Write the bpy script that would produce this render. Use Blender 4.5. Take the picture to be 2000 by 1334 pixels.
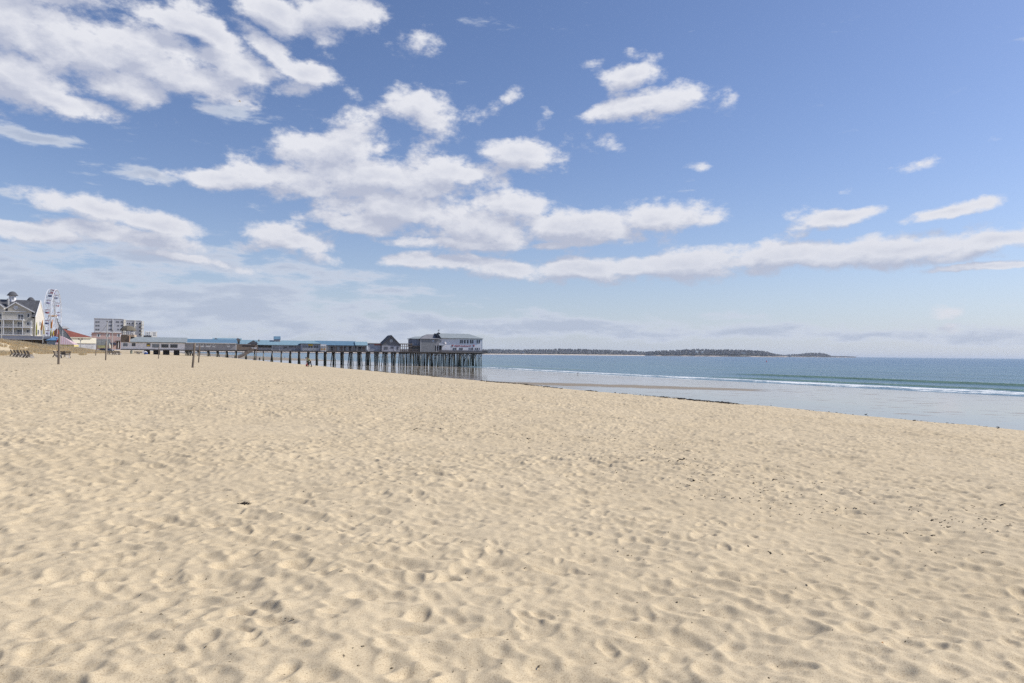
import bpy, bmesh, math, random
import numpy as np
from mathutils import Vector, Matrix

for _o in list(bpy.data.objects):
    bpy.data.objects.remove(_o, do_unlink=True)
R = math.radians
scene = bpy.context.scene
COL = scene.collection

# ---------------------------------------------------------------- camera
EYE = 6.2                      # eye height above the sea
PITCH, ROLL, FPX = R(1.03), R(0.524), 1333.3
cam_data = bpy.data.cameras.new('camera')
cam_data.lens = 24.0
cam_data.sensor_width = 36.0
cam_data.sensor_fit = 'HORIZONTAL'
cam_data.clip_start = 0.1
cam_data.clip_end = 80000.0
cam = bpy.data.objects.new('camera', cam_data)
COL.objects.link(cam)
cam.matrix_world = (Matrix.Translation((0, 0, EYE)) @ Matrix.Rotation(R(90) + PITCH, 4, 'X')
                    @ Matrix.Rotation(ROLL, 4, 'Z'))
scene.camera = cam
CAMR = cam.matrix_world.to_3x3()

# ---------------------------------------------------------------- view
scene.view_settings.view_transform = 'Standard'
scene.view_settings.look = 'None'
scene.view_settings.gamma = 1.0
scene.view_settings.exposure = 0.35
scene.cycles.max_bounces = 8
scene.cycles.diffuse_bounces = 3
scene.cycles.glossy_bounces = 4
scene.cycles.use_denoising = False

# ---------------------------------------------------------------- sun
SUN_EL, SUN_AZ = R(43), R(80)      # azimuth measured from +Y towards +X
sl = bpy.data.lights.new('sun', 'SUN')
sl.energy = 3.6
sl.angle = R(0.55)
sl.color = (1.0, 0.95, 0.87)
sun = bpy.data.objects.new('sun', sl)
COL.objects.link(sun)
sdir = Vector((math.sin(SUN_AZ) * math.cos(SUN_EL), math.cos(SUN_AZ) * math.cos(SUN_EL), math.sin(SUN_EL)))
sun.rotation_euler = (-sdir).to_track_quat('-Z', 'Y').to_euler()
sun.location = sdir * 200


# ---------------------------------------------------------------- node helpers
class NT:
    """tiny helper that wires nodes"""
    def __init__(s, tree):
        s.t = tree
        s.n = tree.nodes
        s.l = tree.links

    def new(s, typ, **kw):
        n = s.n.new(typ)
        for k, v in kw.items():
            setattr(n, k, v)
        return n

    def put(s, sock, v):
        if hasattr(v, 'is_output') or hasattr(v, 'links'):
            s.l.new(v, sock)
        else:
            sock.default_value = v

    def m(s, op, a, b=None, c=None, clamp=False):
        n = s.new('ShaderNodeMath', operation=op, use_clamp=clamp)
        s.put(n.inputs[0], a)
        if b is not None: s.put(n.inputs[1], b)
        if c is not None: s.put(n.inputs[2], c)
        return n.outputs[0]

    def v(s, op, a, b=None, c=None):
        n = s.new('ShaderNodeVectorMath', operation=op)
        s.put(n.inputs[0], a)
        if b is not None:
            if op == 'SCALE': s.put(n.inputs[3], b)
            else: s.put(n.inputs[1], b)
        if c is not None: s.put(n.inputs[2], c)
        return n.outputs['Value'] if op in ('DOT_PRODUCT', 'LENGTH') else n.outputs[0]

    def noise(s, vec, scale, detail=2.0, rough=0.5, dist=0.0, color=False):
        n = s.new('ShaderNodeTexNoise')
        if vec is not None: s.l.new(vec, n.inputs['Vector'])
        n.inputs['Scale'].default_value = scale
        n.inputs['Detail'].default_value = detail
        n.inputs['Roughness'].default_value = rough
        n.inputs['Distortion'].default_value = dist
        return n.outputs['Color' if color else 'Fac']

    def ss(s, x, a, b):
        n = s.new('ShaderNodeMapRange', interpolation_type='SMOOTHSTEP')
        s.put(n.inputs['Value'], x)
        n.inputs['From Min'].default_value = a
        n.inputs['From Max'].default_value = b
        return n.outputs['Result']

    def lin(s, x, a, b, c=0.0, d=1.0):
        n = s.new('ShaderNodeMapRange')
        s.put(n.inputs['Value'], x)
        n.inputs['From Min'].default_value = a
        n.inputs['From Max'].default_value = b
        n.inputs['To Min'].default_value = c
        n.inputs['To Max'].default_value = d
        return n.outputs['Result']

    def mix(s, f, a, b):
        n = s.new('ShaderNodeMix', data_type='RGBA')
        s.put(n.inputs[0], f)
        s.put(n.inputs[6], a if not isinstance(a, tuple) else (*a[:3], 1))
        s.put(n.inputs[7], b if not isinstance(b, tuple) else (*b[:3], 1))
        return n.outputs[2]

    def xyz(s, vec):
        n = s.new('ShaderNodeSeparateXYZ')
        s.l.new(vec, n.inputs[0])
        return n.outputs

    def comb(s, x, y, z):
        n = s.new('ShaderNodeCombineXYZ')
        for i, q in enumerate((x, y, z)): s.put(n.inputs[i], q)
        return n.outputs[0]


# ---------------------------------------------------------------- world: clear sky with broken cumulus
world = bpy.data.worlds.new('World')
scene.world = world
world.use_nodes = True
world.cycles.sampling_method = 'MANUAL'
world.cycles.sample_map_resolution = 512


def sky_angles(px, py):
    """azimuth, elevation of a spot of sky"""
    d = CAMR @ Vector(((px - 1000) / FPX, (667 - py) / FPX, -1.0))
    d.normalize()
    return math.atan2(d.x, d.y), math.asin(d.z)


# cumulus clumps: where each stands in the sky, half width, half height, tilt
CUMULUS = [
    (130, 70, 160, 60, 0), (280, 92, 150, 48, -5), (40, 50, 90, 65, -25), (190, 105, 170, 62, 0), (330, 130, 145, 44, -10), (470, 128, 112, 32, -8), (585, 138, 58, 20, -4),
    (30, 150, 110, 55, 0), (250, 170, 85, 42, -8), (110, 195, 130, 20, -4), (330, 35, 120, 26, -8), (400, 62, 90, 30, -25),
    (372, 190, 36, 20, 0), (545, 28, 62, 34, 0), (660, 22, 92, 36, 0), (640, 62, 22, 26, 20), (520, 95, 60, 24, -30),
    (806, 92, 34, 22, -12), (824, 222, 70, 40, -22),
    (655, 290, 100, 52, 5), (702, 250, 26, 42, -25), (610, 262, 34, 30, 20), (440, 356, 110, 19, 0), (560, 352, 130, 34, 0),
    (740, 345, 185, 42, -4), (885, 330, 90, 30, -10), (770, 405, 150, 42, -6), (690, 436, 88, 19, -5), (930, 440, 150, 48, -4),
    (1000, 400, 70, 26, 0), (1130, 445, 150, 36, 0), (1290, 428, 118, 24, 5), (900, 478, 130, 12, 0), (1090, 478, 90, 9, 2),
    (1030, 303, 84, 30, -4), (1125, 291, 34, 18, -6), (1238, 150, 54, 26, 0), (1256, 204, 112, 27, 5), (1262, 112, 30, 9, -6),
    (1163, 120, 22, 7, 3), (1432, 201, 19, 12, -10), (580, 466, 76, 25, -7), (628, 512, 36, 14, -7), (470, 480, 28, 7, 0),
    (190, 408, 150, 24, -6), (280, 430, 125, 20, -8), (70, 452, 100, 18, -4), (250, 462, 155, 18, -4), (350, 503, 115, 11, -6),
    (880, 515, 110, 15, 0), (1000, 524, 150, 18, 0), (1130, 530, 180, 24, -1), (1240, 524, 160, 22, 2), (1450, 508, 150, 26, 5), (1650, 496, 150, 28, 4), (1340, 516, 160, 27, 4), (1540, 502, 170, 28, 5), (1770, 488, 190, 29, 4),
    (1960, 464, 110, 22, 6), (1920, 522, 95, 8, 2), (1640, 423, 88, 21, 5), (1556, 419, 26, 9, 5), (1560, 456, 34, 9, 10),
    (1850, 412, 112, 13, 8), (1800, 320, 36, 8, 12), (1942, 274, 20, 9, 40), (1858, 608, 25, 9, 5), (1968, 607, 36, 9, 8),
    (1856, 640, 18, 4, 0), (935, 219, 30, 13, 8), (1000, 183, 15, 11, 20), (1062, 234, 11, 11, 10), (1360, 324, 16, 6, 0),
    (1660, 366, 14, 5, 10), (100, -60, 200, 60, 0), (600, -80, 260, 50, 0), (1185, 276, 34, 12, -5),
]
# thin grey layers: the same, low over the town and along the horizon
VEIL = [
    (150, 560, 230, 42, -4), (420, 600, 300, 60, -5), (60, 620, 260, 62, 0), (360, 508, 140, 20, -6), (560, 525, 70, 12, -4),
    (600, 640, 260, 30, 0), (830, 630, 60, 18, -5), (1080, 640, 330, 14, 0), (1400, 648, 260, 12, 0), (740, 570, 62, 9, 0),
    (70, 262, 60, 9, -4), (10, 370, 30, 9, 0), (455, 212, 45, 8, -4), (300, 345, 35, 7, 0), (1690, 655, 200, 10, 0),
]


def cloud_group():
    g = bpy.data.node_groups.new('cloud_field', 'ShaderNodeTree')
    g.interface.new_socket('Dir', in_out='INPUT', socket_type='NodeSocketVector')
    g.interface.new_socket('Cumulus', in_out='OUTPUT', socket_type='NodeSocketFloat')
    g.interface.new_socket('Veil', in_out='OUTPUT', socket_type='NodeSocketFloat')
    gi, go = g.nodes.new('NodeGroupInput'), g.nodes.new('NodeGroupOutput')
    k = NT(g)
    d = gi.outputs[0]
    x, y, z = k.xyz(d)
    az = k.m('ARCTAN2', x, y)
    el = k.m('ARCSINE', z)
    # the noise lives on a flat layer high above the ground, so far clouds flatten as real ones do
    zz = k.m('MAXIMUM', z, -0.02)
    zz = k.m('ADD', zz, 0.16)
    lay = k.comb(k.m('DIVIDE', x, zz), k.m('DIVIDE', y, zz), k.m('MULTIPLY', el, 9.0))
    n1 = k.noise(lay, 0.85, 9.0, 0.62)
    n2 = k.noise(k.v('MULTIPLY', d, (1.0, 1.0, 1.7)), 17.0, 11.0, 0.62)
    n3 = k.noise(lay, 0.55, 6.0, 0.55)
    n4 = k.noise(k.v('MULTIPLY', d, (1.0, 1.0, 4.2)), 9.0, 9.0, 0.64)
    wob = k.noise(k.v('MULTIPLY', d, (1.0, 1.0, 2.0)), 11.0, 6.0, 0.6, color=True)
    wx, wy, wz = k.xyz(wob)
    p = k.comb(k.m('MULTIPLY_ADD', k.m('SUBTRACT', wx, 0.5), 0.040, az),
               k.m('MULTIPLY_ADD', k.m('SUBTRACT', wy, 0.5), 0.030, el), 1.0)

    def field(blobs, grow):
        acc = None
        for (px, py, rx, ry, rot) in blobs:
            small = grow > 1.21 and rx < 42
            if small: rx, ry = rx * 1.7, ry * 1.9
            a0, e0 = sky_angles(px, py)
            a1, e1 = sky_angles(px + rx, py)
            a2, e2 = sky_angles(px, py - ry)
            ra, rb = abs(a1 - a0) * grow, abs(e2 - e0) * grow
            c, s_ = math.cos(R(rot)), math.sin(R(rot))
            A = (c / ra, s_ / ra, -(c * a0 + s_ * e0) / ra)
            B = (-s_ / rb, c / rb, -(-s_ * a0 + c * e0) / rb)
            u = k.v('DOT_PRODUCT', p, A)
            w = k.v('DOT_PRODUCT', p, B)
            q = k.m('MULTIPLY_ADD', u, u, k.m('MULTIPLY', w, w))
            if small: q = k.m('ADD', q, 0.72)
            acc = q if acc is None else k.m('MINIMUM', acc, q)
        f = k.m('SUBTRACT', 1.0, k.m('SQRT', acc))
        return k.m('MAXIMUM', f, -1.4)
    F = field(CUMULUS, 1.22)
    V = field(VEIL, 1.2)
    # a generic broken cover for the rest of the sky, behind and beside the view
    side = k.ss(k.m('ABSOLUTE', az), 0.75, 1.0)
    gen = k.lin(n3, 0.35, 0.75, -1.2, 0.9)
    F = k.m('ADD', k.m('MULTIPLY', F, k.m('SUBTRACT', 1.0, side)), k.m('MULTIPLY', gen, side))
    nn = k.m('MULTIPLY_ADD', n2, 0.80, k.m('MULTIPLY', n1, 0.20))
    nn = k.m('SUBTRACT', nn, 0.5)
    cu = k.m('MULTIPLY_ADD', nn, 2.9, F)
    ve = k.m('MULTIPLY_ADD', k.m('SUBTRACT', n4, 0.47), 6.0, V)
    g.links.new(cu, go.inputs[0])
    g.links.new(ve, go.inputs[1])
    return g


def build_world():
    k = NT(world.node_tree)
    k.n.clear()
    out = k.new('ShaderNodeOutputWorld')
    bg = k.new('ShaderNodeBackground')
    sky = k.new('ShaderNodeTexSky')
    sky.sky_type = 'NISHITA'
    sky.sun_disc = False
    sky.sun_elevation = SUN_EL
    sky.sun_rotation = SUN_AZ
    sky.altitude = 0.0
    sky.air_density = 1.0
    sky.dust_density = 0.7
    sky.ozone_density = 2.2
    tc = k.new('ShaderNodeTexCoord')
    d = k.v('NORMALIZE', tc.outputs['Generated'])
    grp = cloud_group()
    g0 = k.new('ShaderNodeGroup', node_tree=grp)
    k.l.new(d, g0.inputs[0])
    g1 = k.new('ShaderNodeGroup', node_tree=grp)
    # same field a little towards the light, for the shaded undersides
    d2 = k.v('NORMALIZE', k.v('ADD', d, (0.011, 0.0, 0.021)))
    k.l.new(d2, g1.inputs[0])
    cov = k.ss(g0.outputs[0], -0.10, 0.46)
    lit = k.m('SUBTRACT', g0.outputs[0], g1.outputs[0])
    lit = k.lin(lit, -0.36, 0.40, 0.0, 1.0)
    # thick middles are greyer than the edges
    lit = k.m('SUBTRACT', lit, k.m('MULTIPLY', k.ss(g0.outputs[0], 0.40, 1.5), 0.60), clamp=True)
    x, y, z = k.xyz(d)
    hue = k.m('MULTIPLY', k.ss(z, 0.0, 0.30), 1.0)
    shade = k.mix(hue, (5.3, 5.7, 7.0), (5.5, 5.9, 7.3))
    bright = k.mix(hue, (8.2, 8.3, 9.0), (9.1, 9.2, 9.8))
    ccol = k.mix(lit, shade, bright)
    base = k.v('MULTIPLY', sky.outputs[0], (1.12, 1.16, 1.38))
    # a little more white air low down
    air = k.m('POWER', k.m('SUBTRACT', 1.0, k.m('MAXIMUM', z, 0.0), clamp=True), 10.0)
    base = k.mix(k.m('MULTIPLY', air, 0.80), base, (6.5, 7.3, 8.7))
    veil = k.m('MULTIPLY', k.ss(g0.outputs[1], -0.45, 0.65), 0.88)
    vcol = k.mix(k.ss(g0.outputs[1], 0.1, 1.4), (6.9, 7.5, 8.7), (5.2, 5.9, 7.4))
    col = k.mix(veil, base, vcol)
    col = k.mix(k.m('MULTIPLY', cov, k.lin(z, 0.0, 0.16, 0.72, 0.97)), col, ccol)
    k.l.new(col, bg.inputs['Color'])
    bg.inputs['Strength'].default_value = 0.07
    k.l.new(bg.outputs[0], out.inputs[0])


build_world()


# ---------------------------------------------------------------- object helpers
def tag(o, label=None, cat=None, group=None, kind=None):
    if label: o['label'] = label
    if cat: o['category'] = cat
    if group: o['group'] = group
    if kind: o['kind'] = kind
    return o


def thing(name, label, cat, loc=(0, 0, 0), rz=0.0, group=None):
    o = bpy.data.objects.new(name, None)
    o.empty_display_size = 0.3
    COL.objects.link(o)
    o.location = loc
    o.rotation_euler = (0, 0, rz)
    return tag(o, label, cat, group)


def grid_mesh(name, X, Y, Z, wrap, mat, smooth=True, attrs=None):
    """rows x cols grid to a mesh"""
    nr, nc = X.shape
    co = np.stack([X, Y, Z], -1).reshape(-1, 3).astype(np.float32)
    i = np.arange(nr - 1)[:, None]
    j = np.arange(nc if wrap else nc - 1)[None, :]
    jn = (j + 1) % nc
    f = np.stack([i * nc + j, i * nc + jn, (i + 1) * nc + jn, (i + 1) * nc + j], -1).reshape(-1, 4)
    me = bpy.data.meshes.new(name)
    me.vertices.add(len(co)); me.vertices.foreach_set('co', co.ravel())
    me.loops.add(f.size); me.loops.foreach_set('vertex_index', f.ravel().astype(np.int32))
    me.polygons.add(len(f))
    me.polygons.foreach_set('loop_start', np.arange(0, f.size, 4, dtype=np.int32))
    me.polygons.foreach_set('loop_total', np.full(len(f), 4, dtype=np.int32))
    me.polygons.foreach_set('use_smooth', np.full(len(f), smooth))
    me.update(calc_edges=True)
    for an, av in (attrs or {}).items():
        a = me.attributes.new(an, 'FLOAT', 'POINT')
        a.data.foreach_set('value', av.reshape(-1).astype(np.float32))
    me.materials.append(mat)
    o = bpy.data.objects.new(name, me)
    COL.objects.link(o)
    return o


def smooth01(x, a, b):
    t = np.clip((x - a) / (b - a), 0, 1)
    return t * t * (3 - 2 * t)


# ---------------------------------------------------------------- trampled sand: a tileable height tile
TILE, CELL = 34.56, 0.012
TN = int(round(TILE / CELL))


def make_tile():
    rs = np.random.RandomState(7)
    N = TN
    H = np.zeros((N, N), np.float32)
    n = int(TILE * TILE * 24)
    px, py = rs.rand(n) * N, rs.rand(n) * N
    order_fresh = rs.rand(n)
    for i in range(n):
        fresh = order_fresh[i] > 0.94
        a = rs.uniform(0.07, 0.145) if not fresh else rs.uniform(0.11, 0.145)      # half length, m
        b = a * rs.uniform(0.42, 0.8)
        dep = (rs.uniform(0.009, 0.024) if not fresh else rs.uniform(0.018, 0.028))
        th = rs.normal(0.45, 0.75) if rs.rand() < 0.7 else rs.uniform(0, 6.28)
        w = int(a * 2.0 / CELL)
        ix, iy = int(px[i]), int(py[i])
        gx = (np.arange(-w, w + 1))
        X, Y = np.meshgrid(gx * CELL, gx * CELL)
        u = (X * math.cos(th) + Y * math.sin(th)) / a
        v = (-X * math.sin(th) + Y * math.cos(th)) / b
        r2 = u * u + v * v
        cols = (ix + gx) % N
        rows = (iy + gx) % N
        sub = H[np.ix_(rows, cols)]
        m = sub.mean()
        if fresh:
            bowl = -dep / (1 + (r2 / 0.8) ** 4) + 0.012 * np.exp(-((np.sqrt(r2) - 1.25) / 0.22) ** 2)
            sub = sub * (1 - 0.8 * np.exp(-r2 ** 2)) + bowl
        else:
            bowl = m - dep + dep * 1.15 * r2
            kk = 0.010
            mm = np.clip(0.5 + 0.5 * (sub - bowl) / kk, 0, 1)
            sub = sub * (1 - mm) + bowl * mm - kk * mm * (1 - mm)
            sub = sub + 0.25 * dep * np.exp(-((np.sqrt(r2) - 1.15) / 0.25) ** 2)
        H[np.ix_(rows, cols)] = sub
    H -= H.mean()
    fx = np.fft.fftfreq(N, CELL)
    F2 = fx[:, None] ** 2 + fx[None, :N // 2 + 1] ** 2
    S = np.fft.rfft2(H)
    S *= np.exp(-2 * (math.pi ** 2) * (0.0065 ** 2) * F2)           # wind-softened edges
    S *= 1 - np.exp(-F2 / (0.35 ** 2))                              # drop the drift of the stamping
    nz = np.fft.rfft2(rs.normal(size=(N, N)).astype(np.float32))
    f = np.sqrt(F2) + 1e-6
    sp = nz * (f ** -1.6) * np.exp(-(f / 14.0) ** 2) * (1 - np.exp(-(f / 0.12) ** 2))
    und = np.fft.irfft2(sp, s=(N, N)).astype(np.float32)
    und *= 0.015 / und.std()
    H = np.fft.irfft2(S, s=(N, N)).astype(np.float32)
    H = H * (0.0082 / H.std())
    H = 0.021 * np.tanh(H / 0.021)
    # sharp little crests round soft hollows
    gx_, gy_ = fx[None, :N // 2 + 1], fx[:, None]
    ca_, sa_ = math.cos(-0.35), math.sin(-0.35)
    fa = np.sqrt(((gx_ * ca_ + gy_ * sa_) * 1.55) ** 2 + ((-gx_ * sa_ + gy_ * ca_) * 0.85) ** 2)
    for seed, f0, bw, am in ((0, 1.55, 0.55, 0.0098), (1, 3.3, 1.1, 0.0046)):
        nr = np.fft.rfft2(np.random.RandomState(20 + seed).normal(size=(N, N)).astype(np.float32))
        q = np.fft.irfft2(nr * np.exp(-((fa - f0) / bw) ** 2), s=(N, N)).astype(np.float32)
        q /= q.std()
        q = -np.sqrt(q * q + 0.05)
        q -= q.mean()
        H = H + q * (am / q.std())
    del nr, q
    # some patches are more trodden than others
    pt = nz * np.exp(-(f / 0.30) ** 2) * (1 - np.exp(-(f / 0.05) ** 2))
    pt = np.fft.irfft2(pt, s=(N, N)).astype(np.float32)
    pt = np.clip(1.0 + 0.16 * pt / pt.std(), 0.65, 1.35)
    rp = nz * np.exp(-((f - 9.0) / 4.0) ** 2)
    rp = np.fft.irfft2(rp, s=(N, N)).astype(np.float32)
    return H * pt + und + rp * (0.0017 / rp.std()) * np.clip(pt, 0.5, 1.4)


SANDTILE = make_tile()


def tile_at(x, y):
    fx = (x / CELL) % TN
    fy = (y / CELL) % TN
    ix = np.floor(fx).astype(np.int64); iy = np.floor(fy).astype(np.int64)
    ax, ay = fx - ix, fy - iy
    ix %= TN; iy %= TN
    jx, jy = (ix + 1) % TN, (iy + 1) % TN
    T = SANDTILE
    return ((T[iy, ix] * (1 - ax) + T[iy, jx] * ax) * (1 - ay) + (T[jy, ix] * (1 - ax) + T[jy, jx] * ax) * ay)


def vnoise(x, y, seed=0):
    """cheap smooth value noise"""
    x = np.asarray(x, float); y = np.asarray(y, float)
    ix, iy = np.floor(x).astype(np.int64), np.floor(y).astype(np.int64)
    fx, fy = x - ix, y - iy
    fx = fx * fx * (3 - 2 * fx); fy = fy * fy * (3 - 2 * fy)

    def h(a, b):
        v = (a * 374761393 + b * 668265263 + seed * 1442695041) & 0x7fffffff
        v = ((v ^ (v >> 13)) * 1274126177) & 0x7fffffff
        return ((v ^ (v >> 16)) & 0xffff) / 65535.0
    return ((h(ix, iy) * (1 - fx) + h(ix + 1, iy) * fx) * (1 - fy)
            + (h(ix, iy + 1) * (1 - fx) + h(ix + 1, iy + 1) * fx) * fy)


PROF_T = [-4000, -120, -70, -58, -50, -42, -35, -28, -22, -7, -1, 2, 10, 20, 25, 28, 33, 40, 46, 54, 80, 95, 100, 120, 160, 300, 2000]
PROF_Z = [0.45, 0.40, 0.25, -0.25, -0.95, -1.12, -1.22, -1.58, -1.75, -2.25, -2.60, -2.88, -3.85, -5.10, -5.55, -5.70, -5.74, -5.72, -5.72,
          -5.76, -5.98, -6.14, -6.24, -6.8, -7.8, -9.5, -14]


def shore_t(x, y):
    """distance seaward of the berm edge; s runs along the shore, away from the camera"""
    t = 0.884 * x + 0.468 * y - 28.2
    s = -0.468 * x + 0.884 * y
    return t, s


def bar_mask(t, s):
    """the low sand bar lying between two pools, and one beyond the pier"""
    c = 53 - 0.82 * (s - 95)
    b = np.exp(-((t - c) / 6.5) ** 2) * smooth01(s, 76, 92) * (1 - smooth01(s, 150, 180)) * smooth01(t, 24, 30)
    c2 = 56 + 0.75 * (302 - s) * 0.9
    b2 = 0.95 * np.exp(-((t - c2) / 2.4) ** 2) * smooth01(s, 255, 268) * (1 - smooth01(s, 318, 332))
    b3 = smooth01(s, 430, 520) * smooth01(t, 30, 45) * (1 - smooth01(t, 82, 100)) * 0.9
    return np.maximum(np.maximum(b, b2), b3)


def ground_parts(x, y):
    t, s = shore_t(x, y)
    tw = t + 1.6 * (vnoise(s / 14.0, t / 30.0, 3) - 0.5) * smooth01(np.abs(t), 60, 0)
    z = np.interp(tw, PROF_T, PROF_Z)
    # dune ridge on the town side
    toe = -50 + 9 * smooth01(s, 190, 300)
    crest = np.interp(s, [-200, 60, 110, 150, 175, 230, 300, 345, 380], [1.2, 1.2, 1.3, 1.55, 1.75, 1.35, 0.8, 0.2, 0.0])
    d = (toe - t)
    hump = smooth01(d, 0, 11) * (1 - 0.75 * smooth01(d, 20, 34))
    lump = 0.65 + 0.7 * vnoise(x / 5.0, y / 5.0, 11) * 1.0 + 0.25 * (vnoise(x / 1.7, y / 1.7, 12) - 0.5)
    z = z + hump * crest * lump
    b = bar_mask(t, s)
    z = z + 0.035 * b * (t > 24)
    return z + EYE, t, s, b, hump


def ground_z(x, y):
    return float(ground_parts(np.array([float(x)]), np.array([float(y)]))[0][0])


def sand_material():
    m = bpy.data.materials.new('beach_sand')
    m.use_nodes = True
    k = NT(m.node_tree)
    bs = k.n['Principled BSDF']
    geo = k.new('ShaderNodeNewGeometry')
    P = geo.outputs['Position']
    att = k.new('ShaderNodeAttribute', attribute_name='wet')
    wet = att.outputs['Fac']
    att2 = k.new('ShaderNodeAttribute', attribute_name='far')
    far = att2.outputs['Fac']
    att3 = k.new('ShaderNodeAttribute', attribute_name='bar')
    bar = att3.outputs['Fac']
    # dry colour: grains, soft tonal drift, faint warm patches
    g1 = k.noise(P, 420.0, 2.0, 0.6)
    g2 = k.noise(P, 130.0, 2.0, 0.6)
    g3 = k.noise(P, 0.35, 3.0, 0.6)
    g4 = k.noise(P, 3.0, 3.0, 0.6)
    c = k.mix(k.lin(g3, 0.3, 0.7), (0.540, 0.440, 0.290), (0.590, 0.488, 0.332))
    c = k.mix(k.lin(g4, 0.35, 0.75, 0.0, 0.5), c, (0.606, 0.500, 0.336))
    gr = k.m('MULTIPLY_ADD', g1, 0.45, k.m('MULTIPLY', g2, 0.55))
    g5 = k.noise(P, 55.0, 3.0, 0.7)
    c = k.mix(k.lin(g5, 0.52, 0.72, 0.0, 0.34), c, (0.27, 0.19, 0.11))
    c = k.mix(k.lin(gr, 0.53, 0.66, 0.0, 0.80), c, (0.18, 0.115, 0.065))
    c = k.mix(k.lin(gr, 0.44, 0.32, 0.0, 0.65), c, (0.72, 0.62, 0.46))
    # damp colour and film of water, streaked along the shore
    al = k.v('DOT_PRODUCT', P, (-0.468, 0.884, 0.0))
    ac = k.v('DOT_PRODUCT', P, (0.884, 0.468, 0.0))
    st = k.comb(k.m('MULTIPLY', al, 0.045), k.m('MULTIPLY', ac, 0.35), 0.0)
    # gentle oblique ripple-bar pattern on the flats
    st2 = k.comb(k.v('DOT_PRODUCT', P, (0.11, 0.012, 0.0)), k.v('DOT_PRODUCT', P, (-0.09, 0.62, 0.0)), 0.0)
    s1 = k.noise(st, 1.0, 4.0, 0.55)
    s2 = k.noise(st2, 1.0, 4.0, 0.6)
    streak = k.m('MULTIPLY_ADD', s1, 0.4, k.m('MULTIPLY', s2, 0.6))
    dampc = k.mix(k.lin(streak, 0.35, 0.7), (0.25, 0.21, 0.155), (0.31, 0.255, 0.185))
    c = k.mix(k.ss(wet, 0.10, 0.42), c, dampc)
    film = k.m('SUBTRACT', k.m('MULTIPLY_ADD', k.m('SUBTRACT', streak, 0.5), -2.9, wet), k.m('MULTIPLY', bar, 1.0))
    film = k.ss(film, 0.36, 0.98)
    k.l.new(c, bs.inputs['Base Color'])
    rough = k.lin(film, 0.0, 1.0, 0.60, 0.035)
    dryr = k.ss(wet, 0.05, 0.35)
    k.l.new(k.m('ADD', k.m('MULTIPLY', rough, dryr), k.m('MULTIPLY', k.m('SUBTRACT', 1.0, dryr), 0.92)), bs.inputs['Roughness'])
    bs.inputs['IOR'].default_value = 1.36
    k.l.new(k.lin(film, 0.0, 1.0, 0.28, 0.62), bs.inputs['Specular IOR Level'])
    # relief: grains everywhere dry, unresolved footprints far away, ripples on the wet
    dry = k.m('SUBTRACT', 1.0, k.ss(wet, 0.05, 0.3))
    b1 = k.new('ShaderNodeBump')
    b1.inputs['Strength'].default_value = 0.35
    b1.inputs['Distance'].default_value = 0.004
    k.l.new(k.m('MULTIPLY', gr, dry), b1.inputs['Height'])
    f1 = k.noise(P, 2.6, 2.0, 0.55)
    f2 = k.noise(P, 0.9, 2.0, 0.5)
    b2 = k.new('ShaderNodeBump')
    b2.inputs['Strength'].default_value = 1.0
    b2.inputs['Distance'].default_value = 0.11
    k.l.new(k.m('MULTIPLY', k.m('MULTIPLY', k.m('MULTIPLY_ADD', f2, 0.5, f1), far), dry), b2.inputs['Height'])
    k.l.new(b1.outputs[0], b2.inputs['Normal'])
    rip = k.noise(k.comb(k.v('DOT_PRODUCT', P, (0.5, 0.1, 0.0)), k.v('DOT_PRODUCT', P, (-0.2, 1.6, 0.0)), 0.0), 1.0, 3.0, 0.6)
    b3 = k.new('ShaderNodeBump')
    b3.inputs['Strength'].default_value = 1.0
    b3.inputs['Distance'].default_value = 0.009
    k.l.new(k.m('MULTIPLY', rip, k.m('SUBTRACT', 1.0, dry)), b3.inputs['Height'])
    k.l.new(b2.outputs[0], b3.inputs['Normal'])
    k.l.new(b3.outputs[0], bs.inputs['Normal'])
    return m


def polar_axes(fov_cols, a0, a1, rest_cols):
    a = np.linspace(R(a0), R(a1), fov_cols)
    b = np.linspace(R(a1), R(a0) + 2 * math.pi, rest_cols + 2)[1:-1]
    return np.concatenate([a, b])


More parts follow.
